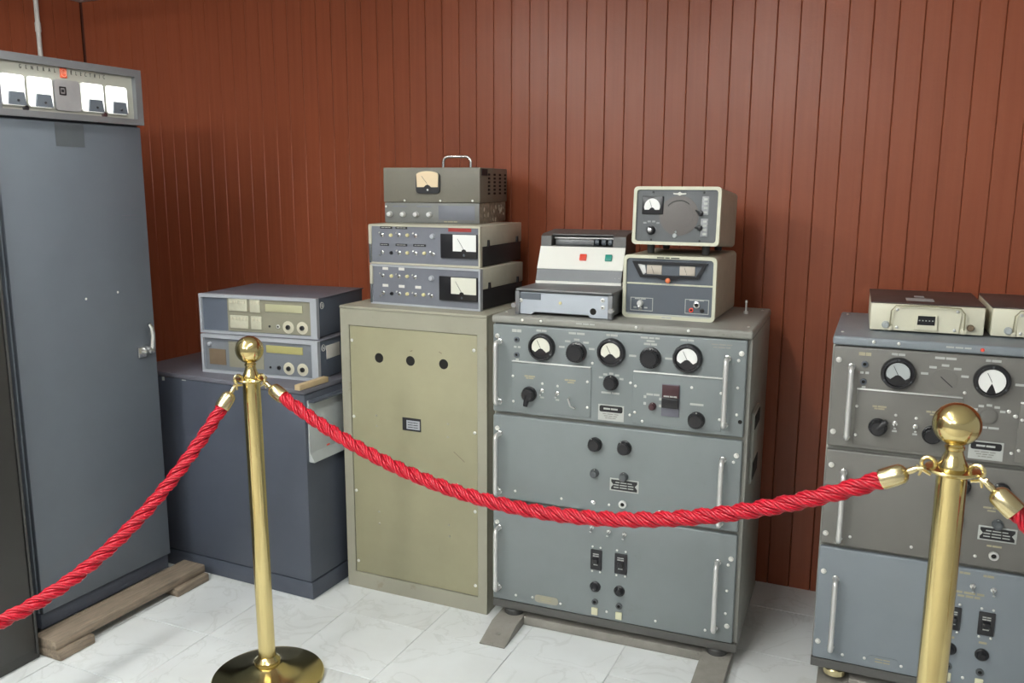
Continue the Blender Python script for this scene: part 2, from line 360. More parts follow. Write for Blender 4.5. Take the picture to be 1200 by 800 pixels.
# ------------------------------------------------------------------ the setting
WY, WX, CZ = 3.02, -3.53, 2.222
fl = tag(MB().box(-3.7, 2.6, -2.6, 3.2, -0.12, -0.012).build('floor', GROUT), kind='structure')
PT = 0.305
tile_me = MB().box(-PT/2+0.0006, PT/2-0.0006, -PT/2+0.0006, PT/2-0.0006, -0.012, 0.0, 0.0008, 1).mesh('tile', MARBLE)
for i in range(-7, 8):
    for j in range(-2, 5):
        x = -0.98 + PT*(i + 0.5); y = 2.215 + PT*(j - 1.5)
        if WX < x - PT*0.45 and y < WY + 0.1:
            t = obj('tile', tile_me, fl, (x, y, random.uniform(-0.0006, 0.0006)), (random.uniform(-0.0012, 0.0012), random.uniform(-0.0012, 0.0012), random.choice((0, PI/2, PI, -PI/2))))
tag(MB().box(-3.7, 2.6, -2.6, 3.2, CZ, CZ+0.1).build('ceiling', CEIL), kind='structure')
wb = tag(MB().box(WX-0.15, 2.6, WY+0.004, WY+0.15, -0.05, CZ).build('wall_back', GROOVE), kind='structure')
PW = 0.0722
plank_me = MB().box(-PW/2+0.0004, PW/2-0.0004, 0, 0.012, -0.01, CZ-0.002, 0.0022, 1).mesh('plank', PANEL)
x = -0.047 - PW*48 + PW/2
while x < 1.6:
    if x - PW/2 > WX - 0.03: obj('plank', plank_me, wb, (x, WY-0.004, 0.0))
    x += PW
wl = tag(MB().box(WX-0.15, WX-0.004, 0.2, WY, -0.05, CZ).build('wall_left', GROOVE), kind='structure')
y = WY - 0.004 - PW/2
while y > 1.2:
    obj('plank', plank_me, wl, (WX+0.004, y, 0.0), (0, 0, PI/2)); y -= PW
cd = thing('wall_conduit', 'thin white vertical conduit on the panelled wall above the tall cabinet', 'pipe', (WX+0.015, 2.78, 0))
MB().tube([(0, 0, 0.01), (0, 0, 2.08)], 0.010, 10).tube([(0, 0, 2.085), (0, 0, CZ-0.002)], 0.010, 10).build('pipe', CONDUIT, cd)
MB().lathe([(0.010, 2.05), (0.0125, 2.055), (0.0125, 2.09), (0.010, 2.095)], (0, 0, 0), 'z', 12).build('coupling', CONDUIT, cd)

for k, (lx, ly, pw) in enumerate(LAMPS):
    lm = thing('ceiling_light', ('fluorescent batten on the ceiling before the middle rack, out of frame', 'fluorescent batten on the ceiling before the tall cabinet, out of frame', 'fluorescent batten on the ceiling behind the camera, out of frame', 'fluorescent batten on the ceiling behind the camera at left, out of frame')[k], 'ceiling light', (lx, ly, CZ-0.001), 0.0, 'ceiling battens')
    MB().box(-0.03, 0.03, -0.62, 0.62, -0.035, 0.0, 0.004).build('housing', CONDUIT, lm)
    for e in (-1, 1): MB().box(-0.015, 0.015, e*0.61-0.01, e*0.61+0.01, -0.085, -0.034, 0.003).build('lamp_holder', CONDUIT, lm)
    tm = bpy.data.materials.new('tube_glow'); tm.use_nodes = True; tn = tm.node_tree.nodes; tn.remove(tn['Principled BSDF'])
    te = tn.new('ShaderNodeEmission'); te.inputs[0].default_value = (0.985, 1.0, 0.985, 1); te.inputs[1].default_value = pw
    tm.node_tree.links.new(te.outputs[0], tn['Material Output'].inputs[0])
    MB().tube([(0, -0.6, -0.066), (0, 0.6, -0.066)], 0.018, 14).build('tube', tm, lm)

# ------------------------------------------------------------------ tall slate cabinet with meter header
G = thing('radio_cabinet', 'tall slate grey steel radio cabinet with meter header and chrome door handle', 'cabinet', (-2.2863, 1.6392, 0.06), PI/2 - 0.0251)
W_, D_, H_ = 0.5, 0.62, 1.695
MB().box(0, W_, 0.012, D_, 0.05, H_, 0.004).build('body', SLATE, G)
MB().box(0.004, W_-0.004, 0.008, D_-0.01, 0, 0.048, 0.002).build('plinth', SLATE2, G)
dr = MB().box(0.004, W_-0.002, -0.004, 0.012, 0.053, 1.518, 0.003).build('door', SLATE, G)
MB().box(0.187, 0.284, -0.0048, -0.003, 1.447, 1.516).build('tape_patch', TAPE, dr)
for a, b in ((0.244, 0.989), (0.362, 0.997)): MB().lathe([(0.004, 0), (0.003, 0.001), (0.001, 0.0013)], (a, -0.004, b), 'y', 8).build('paint_chip', PAPER, dr)
MB().box(0.40, 0.46, -0.0045, -0.003, 1.238, 1.2395).box(0.41, 0.475, -0.0045, -0.003, 1.226, 1.2275).build('scratch', SLATETOP, dr)
hd = MB()
hd.box(0.418, 0.452, -0.012, -0.003, 0.770, 0.806, 0.004)
hd.lathe([(0.017, 0), (0.017, 0.018), (0.013, 0.03), (0.006, 0.033)], (0.455, -0.004, 0.795), 'y', 16)
hd.tube([(0.456, -0.024, 0.788), (0.460, -0.03, 0.81), (0.459, -0.036, 0.845), (0.452, -0.040, 0.872), (0.443, -0.040, 0.886)], [0.011, 0.011, 0.009, 0.008, 0.006], 10)
hd.build('door_handle', CHROME, dr)
hz0, hz1 = 1.524, 1.695
MB().ring([(0.0, hz0), (W_, hz0), (W_, hz1), (0.0, hz1)], [(0.022, hz0+0.018), (W_-0.024, hz0+0.018), (W_-0.024, hz1-0.022), (0.022, hz1-0.022)], -0.020, 0.012).build('header_frame', HFRAME, G)
hp = MB().box(0.022, W_-0.024, -0.004, 0.01, hz0+0.018, hz1-0.022).build('header_panel', HEADER, G)
def header_meter(u0, u1):
    z0, z1 = 1.553, 1.638
    q = rrect(u0, u1, z0, z1, 0.008)
    o = MB().prism(rrect(u0, u1, z0-0.002, z1, 0.010), -0.010, -0.003).build('meter', HEADER, G)
    MB().prism(rrect(u0+0.002, u1-0.002, z0+0.001, z1-0.001, 0.009), -0.0125, -0.009).build('dial', LITDIAL, o)
    c = (u0+u1)/2 + 0.006
    b = MB().prism([(c-0.026, z0+0.002), (c+0.027, z0+0.002), (c+0.022, z0+0.037), (c-0.021, z0+0.037)], -0.018, -0.012).build('meter_foot', SLATE, o)
    MB().lathe([(0.004, 0), (0.003, 0.002), (0.001, 0.0025)], (c+0.003, -0.018, z0+0.014), 'y', 10).build('adjuster', BLACK, o)
for a, b in ((0.026, 0.101), (0.106, 0.187), (0.279, 0.362), (0.367, 0.449)): header_meter(a, b)
pl = MB().prism(rrect(0.193, 0.277, 1.550, 1.638, 0.010), -0.012, -0.003).build('centre_plate', ALU, G)
MB().ring(rrect(0.207, 0.229, 1.594, 1.618, 0.002), rrect(0.2105, 0.2255, 1.598, 1.614, 0.002), -0.0135, -0.011).box(0.214, 0.222, -0.0135, -0.011, 1.602, 1.610).build('plate_mark', BLACK, pl)
for a, m in ((0.101, BLACK), (0.363, BREAKR)): MB().lathe([(0.0095, 0), (0.0095, 0.003), (0.007, 0.006), (0.002, 0.007)], (a, -0.004, 1.548), 'y', 14).build('indicator_lamp', m, G)
em = MB().box(0.220, 0.241, -0.0075, -0.003, 1.644, 1.672, 0.001).build('emblem', EMBLEM, G)
ringp = []
for k in range(25): a = 2*PI*k/24; ringp.append((0.2305 + 0.0085*math.cos(a), -0.0078, 1.658 + 0.0105*math.sin(a)))
sw = MB().tube(ringp, 0.0007, 5).tube([(0.2255, -0.0078, 1.655), (0.228, -0.0078, 1.663), (0.231, -0.0078, 1.655), (0.234, -0.0078, 1.663), (0.2355, -0.0078, 1.656)], 0.0008, 5).build('emblem_script', EMBLEML, em)
def lettering(txt, u0, u1, z, h, yf, p, m):
    for k, ch in enumerate(txt):
        cu = bpy.data.curves.new('t', 'FONT'); cu.body = ch; cu.size = h*1.4; cu.extrude = 0.0004; cu.align_x = 'CENTER'
        to = bpy.data.objects.new('t', cu); me = bpy.data.meshes.new_from_object(to); me.materials.clear(); me.materials.append(m)
        bpy.data.objects.remove(to); bpy.data.curves.remove(cu)
        u = u0 + (u1-u0)*k/(len(txt)-1)
        o = obj('letter', me, p, (u, yf, z), (PI/2, 0, 0)); o.scale = (0.62, 1, 1)
lettering('GENERAL', 0.096, 0.204, 1.6565, 0.0115, -0.0045, hp, MATTEBLACK)
lettering('ELECTRIC', 0.258, 0.372, 1.6565, 0.0115, -0.0045, hp, MATTEBLACK)

DC = thing('dark_cabinet', 'dark brown cabinet cut off by the left edge of the picture', 'cabinet', (-2.262, 0.95, 0.0), PI/2 - 0.0251)
MB().box(0, 0.652, 0.012, 0.6, 0, 1.75, 0.004).build('body', DARKCAB, DC)
MB().box(0.0, 0.632, 0.0, 0.012, 0.04, 1.74, 0.003).build('door', DARKCAB, DC)
MB().box(0.637, 0.645, 0.002, 0.012, 0.02, 1.74, 0.002).build('door_seal', RUBBER, DC)

P = thing('timber_skid', 'weathered wooden plank on short blocks under the tall slate cabinet', 'pallet', (-2.2, 1.62, 0), PI/2 - 0.0251)
MB().box(-0.012, 0.585, -0.005, 0.095, 0.03, 0.0585, 0.003).build('plank', WOOD, P)
MB().box(-0.02, 0.50, 0.57, 0.66, 0.03, 0.0585, 0.003).build('plank', WOOD, P)
for a, b in ((-0.012, 0.11), (0.44, 0.585)): MB().box(a, b, -0.022, 0.09, 0.0005, 0.0295, 0.004).build('block', WOOD, P)
for a, b in ((0.0, 0.11), (0.38, 0.50)): MB().box(a, b, 0.57, 0.66, 0.0005, 0.0295, 0.004).build('block', WOOD, P)

# ------------------------------------------------------------------ low slate cabinet with two counters on it
D = thing('low_cabinet', 'low navy grey steel cabinet carrying two flat instruments, behind the left brass post', 'cabinet', (-2.3345, 2.2485, 0), -0.0267)
MB().box(-0.19, 0.6, 0.0, 0.62, 0.066, 0.722, 0.005).build('body', SLATE2, D)
MB().box(-0.185, 0.6, 0.004, 0.615, 0.0, 0.062, 0.003).build('plinth', SLATE2, D)
MB().box(-0.192, 0.602, -0.002, 0.622, 0.722, 0.739, 0.004).build('top', SLATETOP, D)
tr = MB().box(0.012, 0.205, -0.006, 0.0, 0.49, 0.700, 0.001).build('side_tray', LIGHTGREY, D, (0.6, 0, 0), (0, 0, PI/2))
MB().prism_x([(-0.006, 0.520), (-0.006, 0.490), (-0.022, 0.490), (-0.022, 0.496)], 0.012, 0.205).build('tray_sill', LIGHTGREY, tr)
MB().box(0.012, 0.205, -0.030, -0.006, 0.694, 0.702, 0.001).build('tray_hood', SLATE2, tr)
MB().box(0.10, 0.115, -0.0075, -0.005, 0.524, 0.529).build('red_mark', REDB, tr)
legend(D, -0.03, 0.714, 0.012, 0.014, 1, -0.0005); legend(D, 0.07, 0.718, 0.02, 0.003, 1, -0.0005)
st = thing('wooden_strip', 'short tan wooden strip along the right top edge of the low cabinet', 'wood strip', (-1.759, 2.215, 0.7395), -0.0267)
MB().box(0.0, 0.022, 0.0, 0.15, 0.0, 0.018, 0.001).build('strip', TAN, st)
def counter(name, label, loc, rz, w, d, h, second):
    o = thing(name, label, 'instrument', loc, rz, 'flat instruments on the low cabinet')
    MB().box(0.004, w-0.004, 0.012, d, 0.003, h-0.003, 0.004).build('case', COUNTER, o)
    MB().box(0.0, w, 0.02, d+0.002, h-0.004, h-0.0005, 0.001).build('lid', SLATETOP, o)
    MB().ring([(0, 0), (w, 0), (w, h), (0, h)], [(0.009, 0.009), (w-0.024, 0.009), (w-0.024, h-0.012), (0.009, h-0.012)], -0.004, 0.014).build('front_frame', COUNTF, o)
    pn = MB().box(0.009, w-0.024, 0.006, 0.013, 0.009, h-0.012).build('front_panel', COUNTPB if second else COUNTER, o)
    MB().box(0.112, w-0.026, 0.0035, 0.007, 0.011, h-0.014).build('control_panel', COUNTPB if second else COUNTP, o)
    y = 0.0033
    dp = MB().box(0.268, 0.414, y-0.003, y, 0.087, 0.113, 0.001).build('display', DISPLAYY if second else DISPLAY, o)
    if not second:
        for a, b, c, e in ((0.121, 0.196, 0.083, 0.127), (0.207, 0.248, 0.081, 0.127), (0.124, 0.198, 0.022, 0.068), (0.209, 0.251, 0.022, 0.068)):
            k = MB().box(a, b, y-0.005, y, c, e, 0.0015).build('key_block', KEYS, o)
            for q in range(3 if b-a < 0.06 else 5):
                MB().box(a+0.005+q*0.0135, a+0.013+q*0.0135, y-0.0075, y-0.004, e-0.017, e-0.006, 0.001).build('key', HALO, k)
    else:
        MB().box(0.112, 0.255, y-0.001, y, 0.025, 0.117).build('pale_sticker', COUNTP, o)
        MB().box(0.027, 0.096, 0.004, 0.0063, 0.029, 0.085).build('brown_sticker', PATCH, o)
        knob(o, 0.031, 0.102, 0.008, 0.006, m=COUNTF, pointer=False)
    for a in (0.355, 0.41):
        MB().lathe([(0.022, 0), (0.020, 0.0008), (0.004, 0.001)], (a, y, 0.0355), 'y', 20).build('halo_disc', HALO, o)
        jack(o, a, 0.0355, 0.0085, y-0.001, MATTEBLACK)
    jack(o, 0.281, 0.035, 0.004, y, MATTEBLACK); jack(o, 0.316, 0.036, 0.007, y, SCREW if not second else MATTEBLACK)
    bd = MB().lathe([(0.014, 0), (0.014, 0.001), (0.003, 0.0012)], (0, 0, 0), 'y', 20).build('round_badge', COUNTER, o, (w-0.0037, 0.038, h*0.80), (0, 0, PI/2))
    rg = MB(); q = [(0.011*math.cos(2*PI*k/20), -0.0016, 0.011*math.sin(2*PI*k/20)) for k in range(21)]
    rg.tube(q, 0.0012, 5).box(-0.0012, 0.0012, -0.0025, -0.001, -0.005, 0.005).build('badge_ring', PAPER, bd)
    if second: MB().box(0.058, 0.145, -0.0016, 0.0, 0.067, 0.114, 0.0004).build('paper_label', PAPER, o, (w-0.004, 0, 0), (0, 0, PI/2))
    return o
counter('frequency_counter', 'flat blue-grey instrument with brown sticker and white side label, lower of the pair', (-2.2355, 2.3122, 0.7395), 0.0822, 0.4753, 0.36, 0.1375, True)
counter('frequency_counter', 'flat blue-grey instrument with cream push keys, upper of the pair', (-2.2539, 2.3323, 0.8777), 0.1123, 0.4709, 0.342, 0.140, False)

# ------------------------------------------------------------------ olive cream cabinet and the instruments on it
C = thing('cream_cabinet', 'olive cream steel cabinet with three black holes in its screwed front plate', 'cabinet', (-1.694, 2.394, 0), 0.0018)
W_, H_ = 0.546, 1.0016
MB().box(0, W_, 0.01, 0.52, 0, H_-0.004, 0.003).build('body', OLIVEF, C)
MB().ring([(0, 0), (W_, 0), (W_, H_-0.0105), (0, H_-0.0105)], [(0.033, 0.056), (0.513, 0.056), (0.513, 0.937), (0.033, 0.937)], -0.006, 0.012).build('front_frame', OLIVEF, C)
MB().box(-0.002, W_+0.002, -0.008, 0.523, H_-0.010, H_, 0.003).build('top', OLIVEF, C)
fp = MB().box(0.035, 0.511, -0.003, 0.011, 0.058, 0.935, 0.001).build('front_plate', OLIVE, C)
for u in (0.148, 0.268, 0.391):
    h_ = MB().lathe([(0.0165, 0), (0.0155, 0.001), (0.003, 0.0012)], (u, -0.003, 0.833), 'y', 24).build('round_hole', DARKHOLE, C)
lb = MB().box(0.234, 0.304, -0.0042, -0.003, 0.596, 0.640).build('name_plate', MATTEBLACK, C)
MB().box(0.250, 0.300, -0.0048, -0.004, 0.602, 0.632).build('plate_field', COUNTF, lb)
for k in range(3): legend(lb, 0.275, 0.625 - 0.008*k, 0.04, 0.002, 2, -0.005, MATTEBLACK)
for u, z in ((0.043, 0.885), (0.500, 0.887), (0.042, 0.621), (0.502, 0.618), (0.043, 0.356), (0.502, 0.352), (0.044, 0.097), (0.502, 0.094)): screw(C, u, z, 0.0055, -0.003)
for u, z in ((0.133, 0.292), (0.134, 0.25), (0.405, 0.29), (0.407, 0.25), (0.132, 0.634), (0.133, 0.597), (0.405, 0.636), (0.404, 0.592)): screw(C, u, z, 0.0038, -0.003, OLIVEF)
for a in (((0.425, 0.545), (0.465, 0.515)), ((0.268, 0.865), (0.276, 0.868)), ((0.375, 0.872), (0.385, 0.867))):
    (x0, z0), (x1, z1) = a; MB().tube([(x0, -0.003, z0), (x1, -0.003, z1)], 0.0012, 5).build('scratch', PATCH, fp)

def tester(label, loc, rz, w, d, h, lower):
    o = thing('test_meter', label, 'instrument', loc, rz, 'grey test meters stacked on the cream cabinet')
    MB().box(0.002, w-0.002, 0.01, d, 0.002, h*0.5, 0.002).build('case_bottom', MATTEBLACK, o)
    MB().box(0.0, w, 0.008, d+0.002, h*0.5, h, 0.003).build('case_top', TESTC, o)
    MB().ring([(0, 0), (w, 0), (w, h-0.0005), (0, h-0.0005)], [(0.007, 0.006), (w-0.006, 0.006), (w-0.006, h-0.007), (0.007, h-0.007)], -0.006, 0.012).build('front_frame', COUNTF if lower else TESTC, o)
    MB().box(-0.002, 0.009, -0.008, 0.03, h*0.5, h-0.003, 0.002).build('corner_trim', TESTC, o)
    MB().box(-0.002, 0.007, -0.0075, 0.03, 0.003, h*0.5, 0.002).build('corner_trim', RADP, o)
    MB().box(0.007, w-0.006, -0.002, 0.009, 0.006, h-0.007).build('front_panel', TESTP, o)
    for s in (0, 1):
        for t in (0.055, d-0.045):
            q = [(-0.007, 0), (0.007, 0), (0.004, 0.02), (-0.004, 0.02)]
            MB().prism(q, -0.005, 0.001).build('side_latch', MATTEBLACK, o, (w if s else 0, t, h*0.5), (0, 0, PI/2 if s else -PI/2))
    y = -0.002
    for u in (0.05, 0.1145, 0.177, 0.24):
        for z in (0.097, 0.039):
            if (u, z) == (0.24, 0.097): knob(o, u, z, 0.009, y, m=COUNTF, pointer=False); continue
            toggle(o, u, z, y, 0.0065, z > 0.05 or u > 0.1)
    for u, z in ((0.0835, 0.097), (0.146, 0.0985), (0.145, 0.040), (0.2085, 0.041)):
        MB().lathe([(0.006, 0), (0.0055, 0.006), (0.003, 0.0075)], (u, y, z), 'y', 12).build('push_button', YDOT, o)
    knob(o, 0.083, 0.038, 0.006, y, m=BLACK, pointer=False)
    if lower:
        for u, z in ((0.059, 0.121), (0.123, 0.122), (0.058, 0.064), (0.1225, 0.064), (0.187, 0.0645)): MB().box(u-0.011, u+0.011, y-0.0012, y, z-0.0045, z+0.0045).build('paper_label', PAPER, o)
    else:
        for a, b, z in ((0.042, 0.088, 0.122), (0.101, 0.145, 0.122), (0.040, 0.074, 0.065), (0.100, 0.144, 0.0655), (0.167, 0.214, 0.066)):
            p_ = MB().box(a, b, y-0.001, y, z-0.004, z+0.004).build('label_strip', BLACK, o); legend(p_, (a+b)/2, z, (b-a)*0.8, 0.0018, 3, y-0.0012)
        MB().box(0.297, 0.379, y-0.0015, y, 0.114, 0.1255).build('maker_plate', REDPLATE, o)
    m = MB().box(0.272, w-0.009, y-0.010, y, 0.029, 0.107, 0.002).build('meter', BLACK, o)
    q = [(0.318, 0.052), (0.348, 0.052)] + [(0.357 + 0.009*math.cos(math.radians(180-30*k)), 0.052 + 0.007*math.sin(math.radians(180-30*k))) for k in range(7)] + [(w-0.011, 0.052), (w-0.011, 0.105), (0.318, 0.105)]
    MB().prism(q, y-0.0115, y-0.0095).build('dial', PALEDIAL if lower else WHITE, m)
    MB().tube([(0.357, y-0.012, 0.058), (0.335, y-0.012, 0.092)], 0.0006, 5).build('needle', MATTEBLACK, m)
    MB().lathe([(0.004, 0), (0.003, 0.002), (0.001, 0.0025)], (0.357, y-0.010, 0.040), 'y', 10).build('zero_screw', RADP2, m)
    return o
tester('grey instrument with white paper labels and yellowish meter, lower of the two in the stack', (-1.6224, 2.4748, 1.0020), -0.0352, 0.4207, 0.31, 0.1345, True)
tester('grey instrument with dark red plate and white meter, upper of the two in the stack', (-1.627, 2.4792, 1.1370), 0.0217, 0.411, 0.3436, 0.1330, False)

T3 = thing('valve_voltmeter', 'olive grey instrument with cream meter and carrying handle on top of the stack', 'instrument', (-1.6267, 2.5712, 1.2705), 0.1335)
w, d, h = 0.349, 0.31, 0.186
MB().box(0.004, w-0.004, 0.004, d-0.004, 0.0, 0.069, 0.002).build('lower_case', SPECK, T3)
MB().box(0.003, w-0.003, -0.001, 0.006, 0.001, 0.068, 0.001).build('control_panel', OLDGREY2, T3)
uc = MB().box(0.0, w, -0.003, d, 0.070, h, 0.003).build('upper_case', OLDGREY, T3)
MB().box(0.006, w-0.006, 0.006, d-0.006, 0.0685, 0.0705).build('seam', MATTEBLACK, T3)
for u in (0.023, 0.072, 0.120, 0.1685): knob(T3, u, 0.0295, 0.0095, -0.001, 0.016, STEEL, pointer=False)
for u, z in ((0.078, 0.076), (0.2085, 0.076), (0.323, 0.077)): screw(T3, u, z, 0.004, -0.003)
screw(T3, 0.008, 0.055, 0.004, -0.001)
MB().box(0.20, 0.33, -0.0018, -0.0005, 0.012, 0.060, 0.001).build('blank_plate', TESTP, T3)
legend(T3, 0.06, 0.056, 0.055, 0.004, 2, -0.0014, TESTP); legend(T3, 0.15, 0.056, 0.055, 0.004, 2, -0.0014, TESTP)
legend(T3, 0.245, 0.006, 0.05, 0.004, 3, -0.0014, YLEGEND)
m = MB().prism(rrect(0.124, 0.209, 0.100, 0.168, 0.012), -0.013, -0.002).build('meter', BLACK, T3)
q = [(0.129, 0.121), (0.153, 0.121), (0.158, 0.126), (0.1665, 0.130), (0.175, 0.126), (0.180, 0.121), (0.204, 0.121), (0.206, 0.162)] + [(0.1665 + 0.0395*math.cos(math.radians(k)), 0.162 + 0.012*math.sin(math.radians(k))) for k in range(15, 180, 15)] + [(0.127, 0.162)]
MB().prism(q, -0.0155, -0.012).build('dial', WARMDIAL, m)
MB().tube([(0.1665, -0.016, 0.132), (0.146, -0.016, 0.158)], 0.0006, 5).build('needle', MATTEBLACK, m)
MB().lathe([(0.0035, 0), (0.003, 0.002), (0.001, 0.0025)], (0.1665, -0.013, 0.112), 'y', 10).build('zero_screw', STEEL, m)
vm = MB().box(-0.003, 0.003, -0.0006, 0.0006, -0.0045, 0.0045)
vme = MB().prism(rrect(-0.012, 0.012, -0.0035, 0.0035, 0.0034, 4), -0.0008, 0.0008).mesh('vent_slot', DARKHOLE)
for i in range(4):
    for j in range(6): obj('vent_slot', vme, uc, (w, 0.095 + 0.063*i, 0.164 - 0.0128*j), (0, 0, PI/2))
MB().box(0.012, 0.075, -0.0016, 0.0, 0.160, 0.182).build('corner_patch', MATTEBLACK, T3, (w, 0, 0), (0, 0, PI/2))
for k in range(14):
    MB().lathe([(0.008, 0), (0.007, 0.0012), (0.002, 0.0014)], (0, 0, 0), 'y', 7).build('paint_blotch', TESTC, T3, (w-0.004, random.uniform(0.02, d-0.03), random.uniform(0.008, 0.06)), (0, random.uniform(0, 3), PI/2)).scale = (random.uniform(0.5, 1.4), 1, random.uniform(0.4, 1.0))
hp_ = []
hx0, hx1, hy, ht = 0.166, 0.268, 0.14, 0.040
for k in range(7): a = PI/2*k/6; hp_.append((hx0 + 0.02 - 0.02*math.cos(a), hy, h + ht - 0.02 + 0.02*math.sin(a)))
hp_ = [(hx0, hy, h-0.001)] + hp_; hp2 = [(hx0 + hx1 - x, y, z) for x, y, z in reversed(hp_)]
MB().tube(hp_ + hp2, 0.0052, 10).build('carry_handle', CHROME, T3)

# ------------------------------------------------------------------ grey rack transmitters
def rack(label, loc, rz, p1, p2, p3, lid, hl, second):
    o = thing('transmitter_rack', label, 'equipment rack', loc, rz, 'grey three-panel transmitter racks')
    W, Dp, H = 0.775, 0.473, 0.958
    MB().box(0.0, W, 0.010, Dp, 0.0, H-0.024, 0.004).build('case', RACKC, o)
    MB().box(-0.001, W+0.001, -0.010, Dp+0.002, H-0.024, H, 0.007, 3).build('lid', lid, o)
    MB().box(0.0, W, -0.003, 0.012, 0.0, 0.027, 0.002).build('skirt', RACKD, o)
    for u in (0.064, 0.716):
        MB().lathe([(0.030, -0.0215), (0.030, -0.006), (0.024, 0.0)], (u, 0.026, 0), 'z', 20).build('foot', RUBBER if not second else BRASSD, o)
        MB().lathe([(0.030, -0.0215), (0.030, -0.006), (0.024, 0.0)], (u, Dp-0.045, 0), 'z', 20).build('foot', RUBBER, o)
    yp = -0.008
    A = MB().box(0.003, W-0.012, yp, 0.010, 0.655, 0.931, 0.005, 3).build('upper_panel', p1, o)
    B = MB().box(0.003, W-0.012, yp, 0.010, 0.374, 0.645, 0.005, 3).build('middle_panel', p2, o)
    Cc = MB().box(0.003, W-0.012, yp, 0.010, 0.030, 0.365, 0.005, 3).build('lower_panel', p3, o)
    hr = 0.712
    for pn, z0, z1 in ((A, 0.688, 0.878), (B, 0.397, 0.586), (Cc, 0.073, 0.277)):
        handle(pn, hl, z0, z1, yp); handle(pn, hr, z0, z1, yp)
        for u in (0.018, 0.748): big_screw(pn, u, z1+0.016, 0.0075, yp)
        big_screw(pn, 0.016, z0+0.008, 0.0075, yp)
        screw(pn, 0.741, z1-0.004, 0.0045, yp)
    S = -0.02
    # upper panel
    sp = []
    for a, b in ((0.088, 0.340), (0.467, 0.722)):
        q = MB().box(a+S, b+S, yp-0.0035, yp+0.001, 0.667, 0.818, 0.0015).build('sub_panel', p1, A); sp.append(q)
        MB().box(a+S, b+S-0.001, yp-0.008, yp+0.001, 0.8185, 0.8225, 0.0015).build('sub_panel_lip', STEEL, A)
    ys = yp-0.0035
    for u, f, st_ in ((0.184, WARMDIAL if not second else LIGHTGREY, 0), (0.399, PALEDIAL if not second else WHITE, 1 if second else 0), (0.621, WHITE, 0)): round_meter(A, u+S, 0.870, 0.042, yp, PALEDIAL if (u < 0.2 and not second) else f, st_)
    if second: 
        MB().lathe([(0.030, 0), (0.030, 0.0012), (0.004, 0.0014)], (0.293+S, yp, 0.862), 'y', 28).build('dial_plate', p1, A)
        MB().box(-0.001, 0.001, -0.003, 0.0, -0.012, 0.026).build('dial_pointer', MATTEBLACK, A, (0.293+S, yp, 0.862), (0, 2.3, 0))
    else: knob(A, 0.293+S, 0.862, 0.031, yp, 0.03)
    knob(A, 0.515+S, 0.863, 0.031, yp, 0.03)
    if second: knob(A, 0.400+S, 0.779, 0.022, yp, 0.006, p1, pointer=False)
    else: knob(A, 0.400+S, 0.779, 0.0225, yp, 0.024)
    k = knob(A, 0.146+S, 0.722, 0.0235, ys, 0.026, pointer=False)
    MB().tube([(0, -0.018, 0), (-0.006, -0.022, -0.034)] if not second else [(0, -0.018, 0), (0.02, -0.022, 0.022)], [0.010, 0.007], 10).build('crank_arm', BLACK, k)
    if second: knob(A, 0.276+S, 0.716, 0.024, ys, 0.024)
    for u, z in ((0.187, 0.736), (0.236, 0.733)):
        toggle(A, u+S, z, ys, 0.0065, False); screw(A, u+S, z+0.022, 0.004, ys); legend(A, u+S, z-0.021, 0.012, 0.005, 1, ys)
    if not second: MB().tube([(0.273+S, ys, 0.722), (0.273+S, ys-0.012, 0.721), (0.281+S, ys-0.014, 0.700), (0.291+S, ys-0.010, 0.694), (0.291+S, ys, 0.694)], 0.0025, 8).build('hasp', STEEL, A)
    jack(A, 0.102+S, 0.887, 0.0085, yp, RADP2); jack(A, 0.102+S, 0.840, 0.0085, yp, RADP2)
    for u in (0.097, 0.110): legend(A, u+S, 0.864, 0.009, 0.006, 1, yp); 
    legend(A, 0.102+S, 0.914, 0.032, 0.009, 2, yp, YLEGEND if second else None); legend(A, 0.104+S, 0.825, 0.010, 0.006, 1, yp)
    legend(A, 0.182+S, 0.919, 0.034, 0.006, 2, yp); legend(A, 0.293+S, 0.918, 0.052, 0.006, 2, yp); legend(A, 0.400+S, 0.920, 0.036, 0.006, 2, yp)
    legend(A, 0.513+S, 0.920, 0.058, 0.005, 3, yp); legend(A, 0.514+S, 0.911, 0.025, 0.005, 1, yp); legend(A, 0.514+S, 0.902, 0.040, 0.006, 2, yp)
    legend(A, 0.618+S, 0.921, 0.04, 0.005, 2, yp); 
    legend(A, 0.715+S, 0.915, 0.06, 0.003, 3, yp, RACKC); legend(A, 0.715+S, 0.907, 0.05, 0.003, 3, yp, RACKC)
    for cx, cz, R_, n, a0, a1, wl_ in ((0.293, 0.862, 0.047, 5, 160, 20, 0.018), (0.515, 0.863, 0.050, 2, 178, 2, 0.022), (0.400, 0.779, 0.034, 5, 150, 30, 0.013)):
        for k in range(n):
            a = math.radians(a0 + (a1-a0)*k/(n-1)); legend(A, cx+S + R_*math.cos(a)*1.05, cz + R_*math.sin(a)*0.8, wl_, 0.006, 1, yp)
    legend(A, 0.400+S, 0.748, 0.058, 0.0055, 2, yp); legend(A, 0.147+S, 0.777, 0.036, 0.005, 2, ys, YLEGEND); legend(A, 0.147+S, 0.771, 0.026, 0.004, 2, ys, YLEGEND)
    legend(A, 0.276+S, 0.776, 0.036, 0.005, 2, ys, YLEGEND); legend(A, 0.278+S, 0.769, 0.022, 0.004, 1, ys, YLEGEND)
    knob(A, 0.526+S, 0.722, 0.011, ys, 0.018, BREAKR); legend(A, 0.527+S, 0.756, 0.040, 0.006, 2, ys)
    for u, z in ((0.503, 0.748), (0.503, 0.728), (0.548, 0.745), (0.548, 0.725)): legend(A, u+S, z, 0.008, 0.008, 1, ys)
